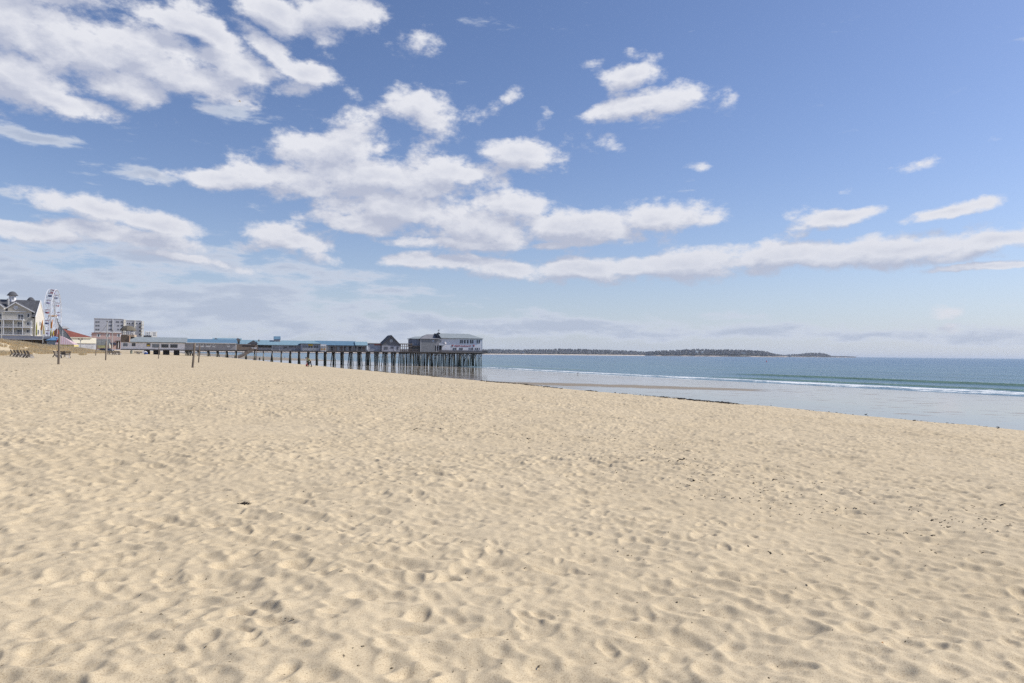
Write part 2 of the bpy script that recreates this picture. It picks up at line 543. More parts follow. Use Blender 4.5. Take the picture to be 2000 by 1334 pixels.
def build_ground():
    f = np.linspace(R(-42.5), R(42.5), 1450)
    side = np.linspace(R(42.5), R(92), 236)[1:]
    rest = np.linspace(R(92), R(268), 74)[1:-1]
    ang = np.concatenate([-side[::-1], f, side, rest])
    r = [0.02, 0.15, 0.3]
    while r[-1] < 2.15: r.append(r[-1] * 1.03)
    while r[-1] < 6500:
        q = r[-1]
        k_ = 0.0036 if q < 14 else 0.0042 if q < 45 else 0.0055 if q < 140 else 0.010 if q < 420 else 0.05
        r.append(q * (1 + k_))
    r = np.array(r)[:, None]
    X, Y = r * np.sin(ang)[None, :], r * np.cos(ang)[None, :]
    Z, t, s, b, hump = ground_parts(X, Y)
    rr = np.broadcast_to(r, X.shape)
    dryness = 1 - smooth01(t, -2.0, 2.5)
    foot = tile_at(X, Y)
    # large soft shapes in the dry sand
    big = (vnoise(X / 3.3, Y / 3.3, 5) - 0.5) * 0.07 + (vnoise(X / 1.3, Y / 1.3, 6) - 0.5) * 0.045
    amp = 0.88 * dryness * (1 - 0.72 * smooth01(rr, 22, 90)) * (1 - smooth01(rr, 150, 300)) * (1 - 0.75 * hump)
    Z = Z + foot * amp * (1 + 0.35 * smooth01(rr, 8, 30)) + big * dryness * (1 - smooth01(rr, 200, 400))
    Z = Z + (1 - dryness) * smooth01(-t, -28, -22) * 0.0
    wet = smooth01(t, -0.2, 3.0) * 0.36 + smooth01(t, 18, 27) * 0.64
    far = smooth01(rr, 14, 45) * (1 - 0.5 * hump)
    o = grid_mesh('ground', X, Y, Z, True, sand_material(), True, {'wet': wet, 'far': far, 'bar': b})
    tag(o, kind='structure')
    return o


ground = build_ground()


# ---------------------------------------------------------------- sea
def sea_material():
    m = bpy.data.materials.new('sea_water')
    m.use_nodes = True
    k = NT(m.node_tree)
    bs = k.n['Principled BSDF']
    geo = k.new('ShaderNodeNewGeometry')
    P = geo.outputs['Position']
    foam_a = k.new('ShaderNodeAttribute', attribute_name='foam').outputs['Fac']
    green_a = k.new('ShaderNodeAttribute', attribute_name='green').outputs['Fac']
    al = k.v('DOT_PRODUCT', P, (-0.468, 0.884, 0.0))
    ac = k.v('DOT_PRODUCT', P, (0.884, 0.468, 0.0))
    dist = k.v('LENGTH', P)
    # shallow water is paler and greener, deep water bluer
    deep = k.ss(ac, 110.0, 900.0)
    patch = k.noise(k.comb(k.m('MULTIPLY', al, 0.010), k.m('MULTIPLY', ac, 0.030), 0.0), 1.0, 4.0, 0.6)
    c = k.mix(deep, (0.085, 0.165, 0.215), (0.045, 0.115, 0.205))
    c = k.mix(k.lin(patch, 0.42, 0.66, 0.0, 0.5), c, (0.14, 0.25, 0.29))
    c = k.mix(green_a, c, (0.13, 0.21, 0.12))
    n1 = k.noise(k.comb(k.m('MULTIPLY', al, 0.55), k.m('MULTIPLY', ac, 1.5), 0.0), 1.0, 6.0, 0.7)
    n2 = k.noise(k.comb(k.m('MULTIPLY', al, 0.08), k.m('MULTIPLY', ac, 0.25), 0.0), 1.0, 3.0, 0.6)
    fm = k.m('ADD', foam_a, k.m('MULTIPLY', k.m('SUBTRACT', k.m('MULTIPLY_ADD', n1, 0.65, k.m('MULTIPLY', n2, 0.35)), 0.5), 3.4))
    fm = k.m('MULTIPLY', k.ss(fm, 0.46, 0.72), k.ss(foam_a, 0.04, 0.2))
    c = k.mix(fm, c, (0.80, 0.82, 0.82))
    k.l.new(c, bs.inputs['Base Color'])
    k.l.new(k.lin(fm, 0.0, 1.0, 0.24, 0.8), bs.inputs['Roughness'])
    bs.inputs['IOR'].default_value = 1.22
    # wind chop; crests run along the shore
    w1 = k.noise(k.comb(k.m('MULTIPLY', al, 0.16), k.m('MULTIPLY', ac, 0.42), 0.0), 1.0, 5.0, 0.62)
    w2 = k.noise(k.comb(k.m('MULTIPLY', al, 0.9), k.m('MULTIPLY', ac, 1.9), 0.0), 1.0, 4.0, 0.6)
    b1 = k.new('ShaderNodeBump')
    b1.inputs['Strength'].default_value = 1.0
    b1.inputs['Distance'].default_value = 1.1
    hh = k.m('MULTIPLY_ADD', w1, 0.85, k.m('MULTIPLY', w2, 0.16))
    calm = k.ss(ac, 90.0, 150.0)
    k.l.new(k.m('MULTIPLY', hh, k.lin(calm, 0.0, 1.0, 0.25, 1.0)), b1.inputs['Height'])
    k.l.new(b1.outputs[0], bs.inputs['Normal'])
    return m


def wave_terms(t, s):
    """height, foam, green of the breakers; t across the shore, s along it"""
    z = np.zeros_like(t); foam = np.zeros_like(t); green = np.zeros_like(t)
    wob = 4.5 * (vnoise(s / 33.0, 0 * s, 21) - 0.5) + 1.4 * (vnoise(s / 8.0, 0 * s, 22) - 0.5)

    def ridge(t0, slope, s0, s1, h, wl, fo, gr, fw=1.0, soft=30.0):
        nonlocal z, foam, green
        c = t0 + slope * (s - 150) + wob
        e = smooth01(s, s0, s0 + soft) * (1 - smooth01(s, s1 - soft, s1))
        d = t - c
        # steep towards the beach, long back
        pr = np.where(d < 0, np.exp(-(d / (wl * 0.42)) ** 2), np.exp(-(d / wl) ** 2))
        z += h * pr * e
        foam = np.maximum(foam, fo * e * np.exp(-((d - 0.2 * wl) / (wl * 0.35 * fw)) ** 2))
        green = np.maximum(green, gr * e * np.exp(-((d + wl * 0.30) / (wl * 0.42)) ** 2))
    ridge(142, 0.02, 40, 178, 0.55, 3.2, 0.80, 1.0, 0.5)      # green face with a thin crest
    ridge(113, -0.03, 30, 158, 0.34, 2.8, 0.62, 1.0, 0.6)
    ridge(121, 0.00, 205, 330, 0.20, 3.0, 0.55, 0.7, 0.9, 15)
    ridge(190, 0.00, -50, 260, 0.14, 5.0, 0.0, 0.35)
    ridge(235, 0.00, 60, 600, 0.14, 6.0, 0.0, 0.3)
    # bore of white water at the edge of the flats
    c = np.interp(s, [60, 110, 150], [104.5, 103.0, 101.5]) + wob * 0.6
    w = np.interp(s, [20, 70, 110, 150, 230, 300, 420, 1000], [10.5, 8.5, 5.2, 3.2, 2.2, 1.5, 2.2, 3.0])
    w = w * (0.55 + 0.8 * vnoise(s / 5.0, 0 * s, 23)) 
    e = np.interp(s, [0, 240, 300, 330, 500, 900], [1.0, 0.95, 0.75, 0.6, 0.8, 0.9])
    d = t - c
    foam = np.maximum(foam, e * (0.62 + 0.32 * np.exp(-((d - 1.5) / 1.2) ** 2)) * np.exp(-(d / w) ** 4))
    z += 0.16 * np.exp(-((d - 1.5) / w) ** 2) * e
    # thin leading lace of the swash
    foam = np.maximum(foam, 0.72 * np.exp(-((t - (95.0 + wob * 1.3)) / 0.55) ** 2) * (1 - smooth01(s, 130, 190)))
    return z, foam, green


def build_sea():
    ang = polar_axes(620, -40, 42.5, 60)
    r = [40.0]
    while r[-1] < 60000:
        q = r[-1]
        r.append(q * (1 + (0.0042 if q < 340 else 0.012 if q < 900 else 0.06)))
    r = np.array(r)[:, None]
    X, Y = r * np.sin(ang)[None, :], r * np.cos(ang)[None, :]
    t, s = shore_t(X, Y)
    z, foam, green = wave_terms(t, s)
    rr = np.broadcast_to(r, X.shape)
    fade = 1 - smooth01(rr, 500, 900)
    z = z * fade
    z += 0.05 * (vnoise(s / 9.0, t / 4.0, 31) - 0.5) * smooth01(t, 98, 112) * fade
    z += -0.012 + 0.10 * smooth01(t, 93, 104) * fade
    z = np.where(t < 60, -1.0, z)
    o = grid_mesh('sea', X, Y, z, True, sea_material(), True, {'foam': foam * fade, 'green': green * fade})
    tag(o, kind='structure')


build_sea()


# ---------------------------------------------------------------- mesh builder
class MB:
    def __init__(s):
        s.v, s.f = [], []

    def add(s, vs, fs):
        o = len(s.v)
        s.v += [tuple(map(float, q)) for q in vs]
        s.f += [tuple(o + i for i in f) for f in fs]
        return s

    def box(s, x0, x1, y0, y1, z0, z1):
        x0, x1 = min(x0, x1), max(x0, x1); y0, y1 = min(y0, y1), max(y0, y1); z0, z1 = min(z0, z1), max(z0, z1)
        return s.add([(x0, y0, z0), (x1, y0, z0), (x1, y1, z0), (x0, y1, z0), (x0, y0, z1), (x1, y0, z1), (x1, y1, z1), (x0, y1, z1)],
                     [(0, 3, 2, 1), (4, 5, 6, 7), (0, 1, 5, 4), (1, 2, 6, 5), (2, 3, 7, 6), (3, 0, 4, 7)])

    def prism(s, poly, y0, y1):
        """polygon in x,z drawn out along y"""
        n = len(poly)
        vs = [(x, y0, z) for x, z in poly] + [(x, y1, z) for x, z in poly]
        fs = [tuple(range(n)), tuple(range(2 * n - 1, n - 1, -1))] + [(i, i + n, (i + 1) % n + n, (i + 1) % n) for i in range(n)]
        return s.add(vs, fs)

    def prism_x(s, poly, x0, x1):
        n = len(poly)
        vs = [(x0, y, z) for y, z in poly] + [(x1, y, z) for y, z in poly]
        fs = [tuple(range(n)), tuple(range(2 * n - 1, n - 1, -1))] + [(i, i + n, (i + 1) % n + n, (i + 1) % n) for i in range(n)]
        return s.add(vs, fs)

    def beam(s, a, b, w, h):
        a, b = Vector(a), Vector(b)
        d = (b - a).normalized()
        up = Vector((0, 0, 1)) if abs(d.z) < 0.95 else Vector((1, 0, 0))
        sx = d.cross(up).normalized() * (w / 2)
        sz = sx.normalized().cross(d) * (h / 2)
        q = [a - sx - sz, a + sx - sz, a + sx + sz, a - sx + sz, b - sx - sz, b + sx - sz, b + sx + sz, b - sx + sz]
        return s.add(q, [(0, 3, 2, 1), (4, 5, 6, 7), (0, 1, 5, 4), (1, 2, 6, 5), (2, 3, 7, 6), (3, 0, 4, 7)])

    def tube(s, pts, radii, n=8, caps=True):
        pts = [Vector(p) for p in pts]
        if not hasattr(radii, '__len__'): radii = [radii] * len(pts)
        rings = []
        for i, p in enumerate(pts):
            d = (pts[min(i + 1, len(pts) - 1)] - pts[max(i - 1, 0)]).normalized()
            up = Vector((0, 0, 1)) if abs(d.z) < 0.9 else Vector((1, 0, 0))
            a = d.cross(up).normalized(); b = a.cross(d)
            rings.append([p + (a * math.cos(k * 2 * math.pi / n) + b * math.sin(k * 2 * math.pi / n)) * radii[i] for k in range(n)])
        vs = [q for r in rings for q in r]
        fs = []
        for i in range(len(pts) - 1):
            for k in range(n):
                fs.append((i * n + k, i * n + (k + 1) % n, (i + 1) * n + (k + 1) % n, (i + 1) * n + k))
        if caps:
            fs.append(tuple(range(n - 1, -1, -1)))
            fs.append(tuple(range((len(pts) - 1) * n, len(pts) * n)))
        return s.add(vs, fs)

    def ball(s, c, r, n=10, m=6, sq=(1, 1, 1), jit=0.0, rnd=random):
        vs, fs = [], []
        for i in range(m + 1):
            th = math.pi * i / m
            for k in range(n):
                ph = 2 * math.pi * k / n
                j = 1 + (rnd.uniform(-jit, jit) if jit else 0)
                vs.append((c[0] + r * sq[0] * math.sin(th) * math.cos(ph) * j, c[1] + r * sq[1] * math.sin(th) * math.sin(ph) * j,
                           c[2] + r * sq[2] * math.cos(th) * j))
        for i in range(m):
            for k in range(n):
                fs.append((i * n + k, (i + 1) * n + k, (i + 1) * n + (k + 1) % n, i * n + (k + 1) % n))
        return s.add(vs, fs)

    def lathe(s, prof, n=16, c=(0, 0, 0)):
        vs, fs = [], []
        for r, z in prof:
            for k in range(n):
                a = 2 * math.pi * k / n
                vs.append((c[0] + r * math.cos(a), c[1] + r * math.sin(a), c[2] + z))
        for i in range(len(prof) - 1):
            for k in range(n):
                fs.append((i * n + k, i * n + (k + 1) % n, (i + 1) * n + (k + 1) % n, (i + 1) * n + k))
        fs.append(tuple(range(n - 1, -1, -1)))
        fs.append(tuple(range((len(prof) - 1) * n, len(prof) * n)))
        return s.add(vs, fs)

    def roof(s, x0, x1, y0, y1, ze, zr, hl=0.0, hr=0.0, over=0.35, th=0.16):
        """ridge along x, pitched both ways; hl/hr pull the ridge in for hips"""
        x0, x1, y0, y1 = x0 - over, x1 + over, y0 - over, y1 + over
        ym = (y0 + y1) / 2
        a = [(x0, y0, ze), (x1, y0, ze), (x1, y1, ze), (x0, y1, ze), (x0 + hl, ym, zr), (x1 - hr, ym, zr)]
        b = [(x, y, z - th) for x, y, z in a[:4]]
        vs = a + b
        fs = [(0, 1, 5, 4), (2, 3, 4, 5), (1, 2, 5), (3, 0, 4), (0, 6, 7, 1), (1, 7, 8, 2), (2, 8, 9, 3), (3, 9, 6, 0), (6, 9, 8, 7)]
        return s.add(vs, fs)

    def build(s, name, mat, parent=None, smooth=False):
        me = bpy.data.meshes.new(name)
        me.from_pydata(s.v, [], s.f)
        bm = bmesh.new(); bm.from_mesh(me)
        bmesh.ops.recalc_face_normals(bm, faces=bm.faces)
        bm.to_mesh(me); bm.free()
        if smooth:
            for p in me.polygons: p.use_smooth = True
        me.materials.append(mat)
        o = bpy.data.objects.new(name, me)
        COL.objects.link(o)
        if parent is not None: o.parent = parent
        return o


# ---------------------------------------------------------------- materials
_mats = {}


def M(name, col, rough=0.8, pat='stain', amt=0.16, scale=1.0, metal=0.0, spec=0.3, col2=None):
    if name in _mats: return _mats[name]
    m = bpy.data.materials.new(name)
    m.use_nodes = True
    k = NT(m.node_tree)
    bs = k.n['Principled BSDF']
    bs.inputs['Roughness'].default_value = rough
    bs.inputs['Metallic'].default_value = metal
    bs.inputs['Specular IOR Level'].default_value = spec
    tc = k.new('ShaderNodeTexCoord')
    P = tc.outputs['Object']
    n = k.noise(P, 0.9 * scale, 5.0, 0.65)
    dark = tuple(c * (1 - amt * 1.6) for c in col)
    lite = tuple(min(1, c * (1 + amt)) for c in col)
    c = k.mix(k.lin(n, 0.32, 0.68), dark, lite)
    x, y, z = k.xyz(P)
    if pat == 'siding':
        w = k.m('FRACT', k.m('MULTIPLY', z, 5.0))
        c = k.mix(k.m('MULTIPLY', k.ss(w, 0.85, 1.0), 0.35), c, tuple(q * 0.45 for q in col))
        st = k.noise(k.v('MULTIPLY', P, (1.4, 1.4, 0.15)), 1.0, 4.0, 0.6)
        c = k.mix(k.lin(st, 0.5, 0.8, 0.0, 0.35), c, tuple(q * 0.6 for q in col))
    elif pat == 'board':
        w = k.m('FRACT', k.m('MULTIPLY', k.m('ADD', x, y), 2.6))
        c = k.mix(k.m('MULTIPLY', k.ss(w, 0.88, 1.0), 0.4), c, tuple(q * 0.4 for q in col))
        st = k.noise(k.v('MULTIPLY', P, (1.8, 1.8, 0.2)), 1.0, 4.0, 0.6)
        c = k.mix(k.lin(st, 0.45, 0.8, 0.0, 0.45), c, tuple(q * 0.55 for q in col))
    elif pat == 'shingle':
        b = k.new('ShaderNodeTexBrick')
        k.l.new(k.v('MULTIPLY', P, (1.0, 1.0, 1.0)), b.inputs['Vector'])
        b.inputs['Scale'].default_value = 3.0
        b.inputs['Color1'].default_value = (1, 1, 1, 1)
        b.inputs['Color2'].default_value = (0.75, 0.75, 0.75, 1)
        b.inputs['Mortar'].default_value = (0.5, 0.5, 0.5, 1)
        mx = k.new('ShaderNodeMix', data_type='RGBA', blend_type='MULTIPLY')
        mx.inputs[0].default_value = 0.6
        k.l.new(c, mx.inputs[6]); k.l.new(b.outputs[0], mx.inputs[7])
        c = mx.outputs[2]
    elif pat == 'stripe':
        w = k.m('FRACT', k.m('MULTIPLY', k.m('ADD', x, k.m('MULTIPLY', z, 0.35)), 1.6))
        c = k.mix(k.m('GREATER_THAN', w, 0.5), c, col2)
    elif pat == 'algae':
        zz = k.m('ADD', z, k.m('MULTIPLY', k.noise(P, 1.2, 4.0, 0.6), 1.6))
        geo = k.new('ShaderNodeNewGeometry').outputs['Position']
        gz = k.xyz(geo)[2]
        gz = k.m('ADD', gz, k.m('MULTIPLY', k.noise(geo, 1.5, 4.0, 0.6), 2.2))
        c = k.mix(k.ss(gz, 3.4, 6.0), col2, c)
        st = k.noise(k.v('MULTIPLY', P, (6.0, 6.0, 0.4)), 1.0, 3.0, 0.6)
        c = k.mix(k.lin(st, 0.45, 0.8, 0.0, 0.5), c, tuple(q * 0.5 for q in col))
    elif pat == 'glass':
        bs.inputs['Roughness'].default_value = rough
    k.l.new(c, bs.inputs['Base Color'])
    if pat not in ('glass', 'plain'):
        b = k.new('ShaderNodeBump')
        b.inputs['Strength'].default_value = 0.3
        b.inputs['Distance'].default_value = 0.03
        k.l.new(k.noise(P, 6.0 * scale, 4.0, 0.6), b.inputs['Height'])
        k.l.new(b.outputs[0], bs.inputs['Normal'])
    _mats[name] = m
    return m


GLASS = M('window_glass', (0.035, 0.045, 0.06), 0.12, 'glass', 0.3, 3.0, spec=0.6)
GLASSL = M('curtained_glass', (0.22, 0.25, 0.28), 0.3, 'glass', 0.3, 3.0, spec=0.5)
WHITE = M('white_paint', (0.72, 0.73, 0.75), 0.6, 'stain', 0.05)
WHITEW = M('white_siding', (0.80, 0.79, 0.82), 0.7, 'siding', 0.07)
GREYW = M('grey_wood_siding', (0.34, 0.335, 0.35), 0.85, 'board', 0.12)
GREYD = M('dark_weathered_wood', (0.26, 0.245, 0.235), 0.9, 'board', 0.2)
GREYL = M('grey_shingle_siding', (0.38, 0.385, 0.40), 0.9, 'shingle', 0.12)
BROWN = M('brown_weathered_wood', (0.26, 0.205, 0.165), 0.9, 'board', 0.2)
BLUEROOF = M('blue_metal_roof', (0.125, 0.225, 0.32), 0.55, 'board', 0.10)
BLUEROOFL = M('light_blue_metal_roof', (0.22, 0.34, 0.41), 0.55, 'board', 0.08)
GREENROOF = M('grey_green_shingles', (0.30, 0.34, 0.36), 0.9, 'shingle', 0.10)
DARKROOF = M('charcoal_shingles', (0.105, 0.108, 0.122), 0.9, 'shingle', 0.15)
PILE = M('timber_pile', (0.28, 0.26, 0.22), 0.85, 'algae', 0.2, col2=(0.07, 0.085, 0.06))
DECK = M('deck_timber', (0.13, 0.115, 0.10), 0.9, 'board', 0.2)
BLACKW = M('flat_black', (0.02, 0.02, 0.025), 0.7, 'plain', 0.1)


# ---------------------------------------------------------------- placing
def hor(px): return 681.84 + 0.009146 * (px - 0)


def at(px, py, Y):
    """the point at distance Y seen at a spot of the photograph"""
    u = (px - 1000) / FPX
    return Vector((u * Y, Y, EYE - (py - hor(px)) / FPX * Y))


def on_ground(px, Y):
    u = (px - 1000) / FPX
    return Vector((u * Y, Y, ground_z(u * Y, Y)))


class Frame:
    """a straight building line: point O, direction theta; p along it, q behind it"""
    def __init__(s, ox, oy, deg):
        s.th = R(deg)
        s.o = (ox, oy); s.a = (math.cos(s.th), math.sin(s.th)); s.b = (-math.sin(s.th), math.cos(s.th))

    def p(s, px, q=0.0):
        u = (px - 1000) / FPX
        ox, oy = s.o[0] + q * s.b[0], s.o[1] + q * s.b[1]
        return (u * oy - ox) / (s.a[0] - u * s.a[1])

    def pt(s, p, q=0.0):
        return (s.o[0] + p * s.a[0] + q * s.b[0], s.o[1] + p * s.a[1] + q * s.b[1])

    def Y(s, px, q=0.0): return s.pt(s.p(px, q), q)[1]


class Site:
    """one building on a Frame; px/py are where its edges stand, turned into metres at once"""
    def __init__(s, fr, name, label, cat, px, q, base, group=None):
        s.fr, s.q0, s.base = fr, q, base
        s.p0 = fr.p(px, q)
        x, y = fr.pt(s.p0, q)
        s.e = thing(name, label, cat, (x, y, base), fr.th, group)

    def x(s, px, y=0.0): return s.fr.p(px, s.q0 + y) - s.p0

    def z(s, px, py, y=0.0): return EYE - (py - hor(px)) / FPX * s.fr.Y(px, s.q0 + y) - s.base

    def box(s, name, mat, px0, px1, py0, py1, y0=0.0, y1=5.0, z0=None):
        pm = (px0 + px1) / 2
        zb = s.z(pm, py1, y0) if z0 is None else z0
        return MB().box(s.x(px0, y0), s.x(px1, y0), y0, y1, zb, s.z(pm, py0, y0)).build(name, mat, s.e)

    def window(s, px0, px1, py0, py1, glass=None, frame=None, y=0.0, n=1, f=0.10, parent=None):
        pm = (px0 + px1) / 2
        return window(parent or s.e, s.x(px0, y), s.x(px1, y), s.z(pm, py1, y), s.z(pm, py0, y), glass or GLASS, frame or WHITE, y, n, f)

    def roof(s, name, mat, px0, px1, py_e, py_r, y0, y1, hl=0.0, hr=0.0, over=0.35):
        pm = (px0 + px1) / 2
        ym = (y0 + y1) / 2
        return MB().roof(s.x(px0, y0), s.x(px1, y0), y0, y1, s.z(pm, py_e, y0 - over), s.z(pm, py_r, ym), hl, hr, over).build(name, mat, s.e)


def window(parent, x0, x1, z0, z1, glass, frame, y=0.0, n=1, f=0.10):
    m = MB()
    m.box(x0 - f, x0, y - 0.07, y + 0.05, z0 - f, z1 + f)
    m.box(x1, x1 + f, y - 0.07, y + 0.05, z0 - f, z1 + f)
    m.box(x0, x1, y - 0.07, y + 0.05, z1, z1 + f)
    m.box(x0, x1, y - 0.07, y + 0.05, z0 - f, z0)
    for i in range(1, n):
        xm = x0 + (x1 - x0) * i / n
        m.box(xm - f * 0.4, xm + f * 0.4, y - 0.06, y + 0.05, z0, z1)
    w = m.build('window', frame, parent)
    MB().box(x0, x1, y - 0.025, y + 0.04, z0, z1).build('pane', glass, w)
    return w


def railing(mb, x0, x1, y, z0, h, step=0.35, t=0.05, rail=0.07):
    mb.box(x0, x1, y - rail / 2, y + rail / 2, z0 + h - rail, z0 + h)
    mb.box(x0, x1, y - rail / 2, y + rail / 2, z0 + 0.08, z0 + 0.08 + rail)
    n = max(1, int((x1 - x0) / step))
    for i in range(n + 1):
        xx = x0 + (x1 - x0) * i / n
        mb.box(xx - t / 2, xx + t / 2, y - t / 2, y + t / 2, z0, z0 + h - rail)


def copy_tree(o, parent=None):
    c = o.copy()
    COL.objects.link(c)
    c.parent = parent
    for ch in list(o.children):
        copy_tree(ch, c)
    return c


# ================================================================ THE PIER
PF = Frame(0.0, 325.0, 20.3)
DZ0, DZ1 = EYE + 0.18, EYE + 0.50          # underside and top of the deck
BENTS = [362, 369, 386, 405, 423.5, 442, 460.5, 480, 497.5, 515, 532.5, 551, 568.7, 586, 604.5, 621, 638, 654.6, 671.7, 689, 705.8,
         722.8, 740, 757, 773.8, 790, 806, 822, 838, 853.5, 869, 884.5, 899.5, 914, 928, 941]


def build_pier():
    rnd = random.Random(5)
    p0 = PF.p(361)
    ox, oy = PF.pt(p0)
    root = thing('pier', 'long timber pier on tall dark piles carrying a row of buildings', 'pier',
                 (ox, oy, DZ1), PF.th)
    X = lambda px: PF.p(px) - p0
    wide = X(800)
    m = MB()
    m.box(X(238), wide, -0.2, 12.4, DZ0 - DZ1, 0)
    m.box(wide, X(953), -0.35, 17.2, DZ0 - DZ1, 0)
    m.build('deck', DECK, root)
    m = MB()
    for y in (0.3, 4.2, 8.2, 12.0):
        m.box(X(361), X(942), y - 0.1, y + 0.1, DZ0 - DZ1 - 0.14, DZ0 - DZ1 - 0.002)
    m.build('stringer', DECK, root)
    # service pipe and light walkway slung below the deck
    m = MB()
    m.tube([(X(370), 1.2, -0.92), (X(800), 1.2, -0.92)], 0.09, 6)
    m.tube([(X(370), 6.2, -0.98), (X(800), 6.2, -0.98)], 0.07, 6)
    n = 90
    for i in range(n):
        xx = X(370) + (X(800) - X(370)) * i / n
        m.beam((xx, 1.2, -0.92), (xx, 1.2, -0.3), 0.05, 0.05)
    m.build('service_pipe', M('dark_pipe', (0.05, 0.05, 0.055), 0.6), root)
    individual, rest = 0, MB()
    caps = MB()
    for bi, px in enumerate(BENTS):
        xb = X(px)
        big = px > 800
        nq = 4 if px < 470 else 5 if px < 700 else 6 if px < 800 else 8
        W = 12.0 if not big else 16.5
        caps.box(xb - 0.17, xb + 0.17, -0.1, W + 0.3, DZ0 - DZ1 - 0.50, DZ0 - DZ1 - 0.15)
        for j in range(nq):
            y = 0.25 + (W - 0.25) * j / (nq - 1) + rnd.uniform(-0.15, 0.15) * (j > 0)
            lx = rnd.uniform(-0.10, 0.10) + (rnd.uniform(-0.55, 0.55) if j in (0, nq - 1) else 0)
            ly = -0.8 if j == 0 else 0.8 if j == nq - 1 else 0.0
            wx, wy = PF.pt(p0 + xb + lx, y + ly)
            gz = min(ground_z(wx, wy), 5.0) - DZ1 - 0.8
            r = rnd.uniform(0.15, 0.20)
            pts = [(xb + rnd.uniform(-.05, .05), y, DZ0 - DZ1 - 0.5), (xb + lx * 0.5, y + ly * 0.5, (gz - 0.6) / 2), (xb + lx, y + ly, gz)]
            if (j < 2 or (big and j == 2) or (j == 2 and px > 560)) and individual < 100:
                MB().tube(pts, [r, r * 1.08, r * 1.18], 8).build('pile', PILE, root, True)
                individual += 1
            else:
                rest.tube(pts, [r, r * 1.08, r * 1.18], 7)
        # extra piles crowd the seaward end
        if big and px < 941:
            for j in range(3):
                y = rnd.uniform(0.5, W)
                xx = xb + rnd.uniform(1.0, 2.6)
                wx, wy = PF.pt(p0 + xx, y)
                gz = min(ground_z(wx, wy), 5.0) - DZ1 - 0.8
                rest.tube([(xx, y, DZ0 - DZ1 - 0.15), (xx + rnd.uniform(-.3, .3), y, gz)], [0.15, 0.18], 7)
    tag(rest.build('inner_piles', PILE, root, True), kind='stuff')
    caps.build('pile_caps', DECK, root)
    # cross braces and a low walkway beam
    for px in (722.8, 740, 757, 773.8):
        for ya, yb in ((0.1, 11.8), (11.8, 0.1)):
            MB().beam((X(px), ya, -0.95), (X(px), yb, -2.6), 0.08, 0.2).build('brace', DECK, root)
    MB().box(X(736), X(781), 0.0, 0.12, -2.55, -2.38).build('walkway_beam', DECK, root)
    for px in (853.5, 884.5, 914, 941):
        for ya in (0.0, 8.0):
            MB().beam((X(px), ya, -0.9), (X(px), ya + 6.0, -4.2), 0.08, 0.22).build('brace', DECK, root)
    for px in (853.5, 869, 899.5, 914):
        for sx in (-1.4, 1.4):
            MB().beam((X(px) + sx, -0.05, -2.0), (X(px), -0.05, -0.6), 0.1, 0.3).build('knee_brace', DECK, root)
    # masonry blocks under the landward end
    for px0, px1 in ((281, 288), (299, 308), (318, 327), (339, 347)):
        MB().box(X(px0), X(px1), 1.0, 7.5, -3.6, DZ0 - DZ1 - 0.001).build('support_block', BLACKW, root)
    # railing of the open deck round the restaurant
    m = MB()
    railing(m, X(857), X(952), -0.2, 0.0, 1.05, 0.6, 0.09)
    m.box(X(857), X(952), -0.17, -0.12, 0.1, 0.80)
    m.build('deck_railing', M('grey_rail_boards', (0.24, 0.22, 0.22), 0.9, 'board', 0.15), root)
    m = MB()
    railing(m, 0, 17.0, 0, 0.0, 1.05, 0.6, 0.08)
    o = m.build('end_railing', DECK, root)
    o.location = (X(952), -0.2, 0); o.rotation_euler = (0, 0, R(90))
    m = MB()
    m.beam((X(938), 1.5, -0.9), (X(955), 1.5, -0.28), 0.25, 0.2)
    m.build('boat_gangway', DECK, root)
    return root


pier = build_pier()


def pier_site(name, label, cat, px, q=0.0, group=None):
    return Site(PF, name, label, cat, px, q, DZ1, group)


# ---- long white arcade hall at the landward end
S = pier_site('arcade_hall', 'long low white hall with grey green roof at the landward end of the pier', 'building', 236)
S.box('wall', WHITEW, 236, 361, 668.6, 684, 0.0, 11.0, z0=-0.25)
S.box('skirt_board', M('dark_skirt', (0.10, 0.10, 0.12), 0.8), 236, 361, 682.6, 684.4, -0.06, -0.003, z0=-0.42)
S.roof('roof', GREENROOF, 253, 363.5, 668.2, 658.7, 0.0, 11.0, 0.4, 0.4)
MB().box(S.x(252), S.x(363.5), -0.5, -0.36, S.z(300, 669.3), S.z(300, 668.2)).build('gutter', M('dark_trim', (0.09, 0.10, 0.10), 0.7), S.e)
for a, b, c, d, g, n in ((241.3, 248.7, 670.8, 675.8, GLASSL, 3), (258, 264.3, 670.5, 675.8, GLASS, 3), (286.8, 293.4, 671, 676.4, GLASS, 1),
                         (298, 310.8, 672.6, 678.4, GLASSL, 4), (315.7, 328.8, 672.8, 678.6, GLASS, 4), (333.3, 346.5, 673.0, 678.8, GLASS, 4)):
    S.window(a, b, c, d, g, M('dark_window_frame', (0.20, 0.21, 0.22), 0.7), 0.0, n)
S.box('yellow_poster', M('yellow_board', (0.60, 0.42, 0.05), 0.7), 287.2, 293.0, 673.4, 676.0, -0.10, -0.035)
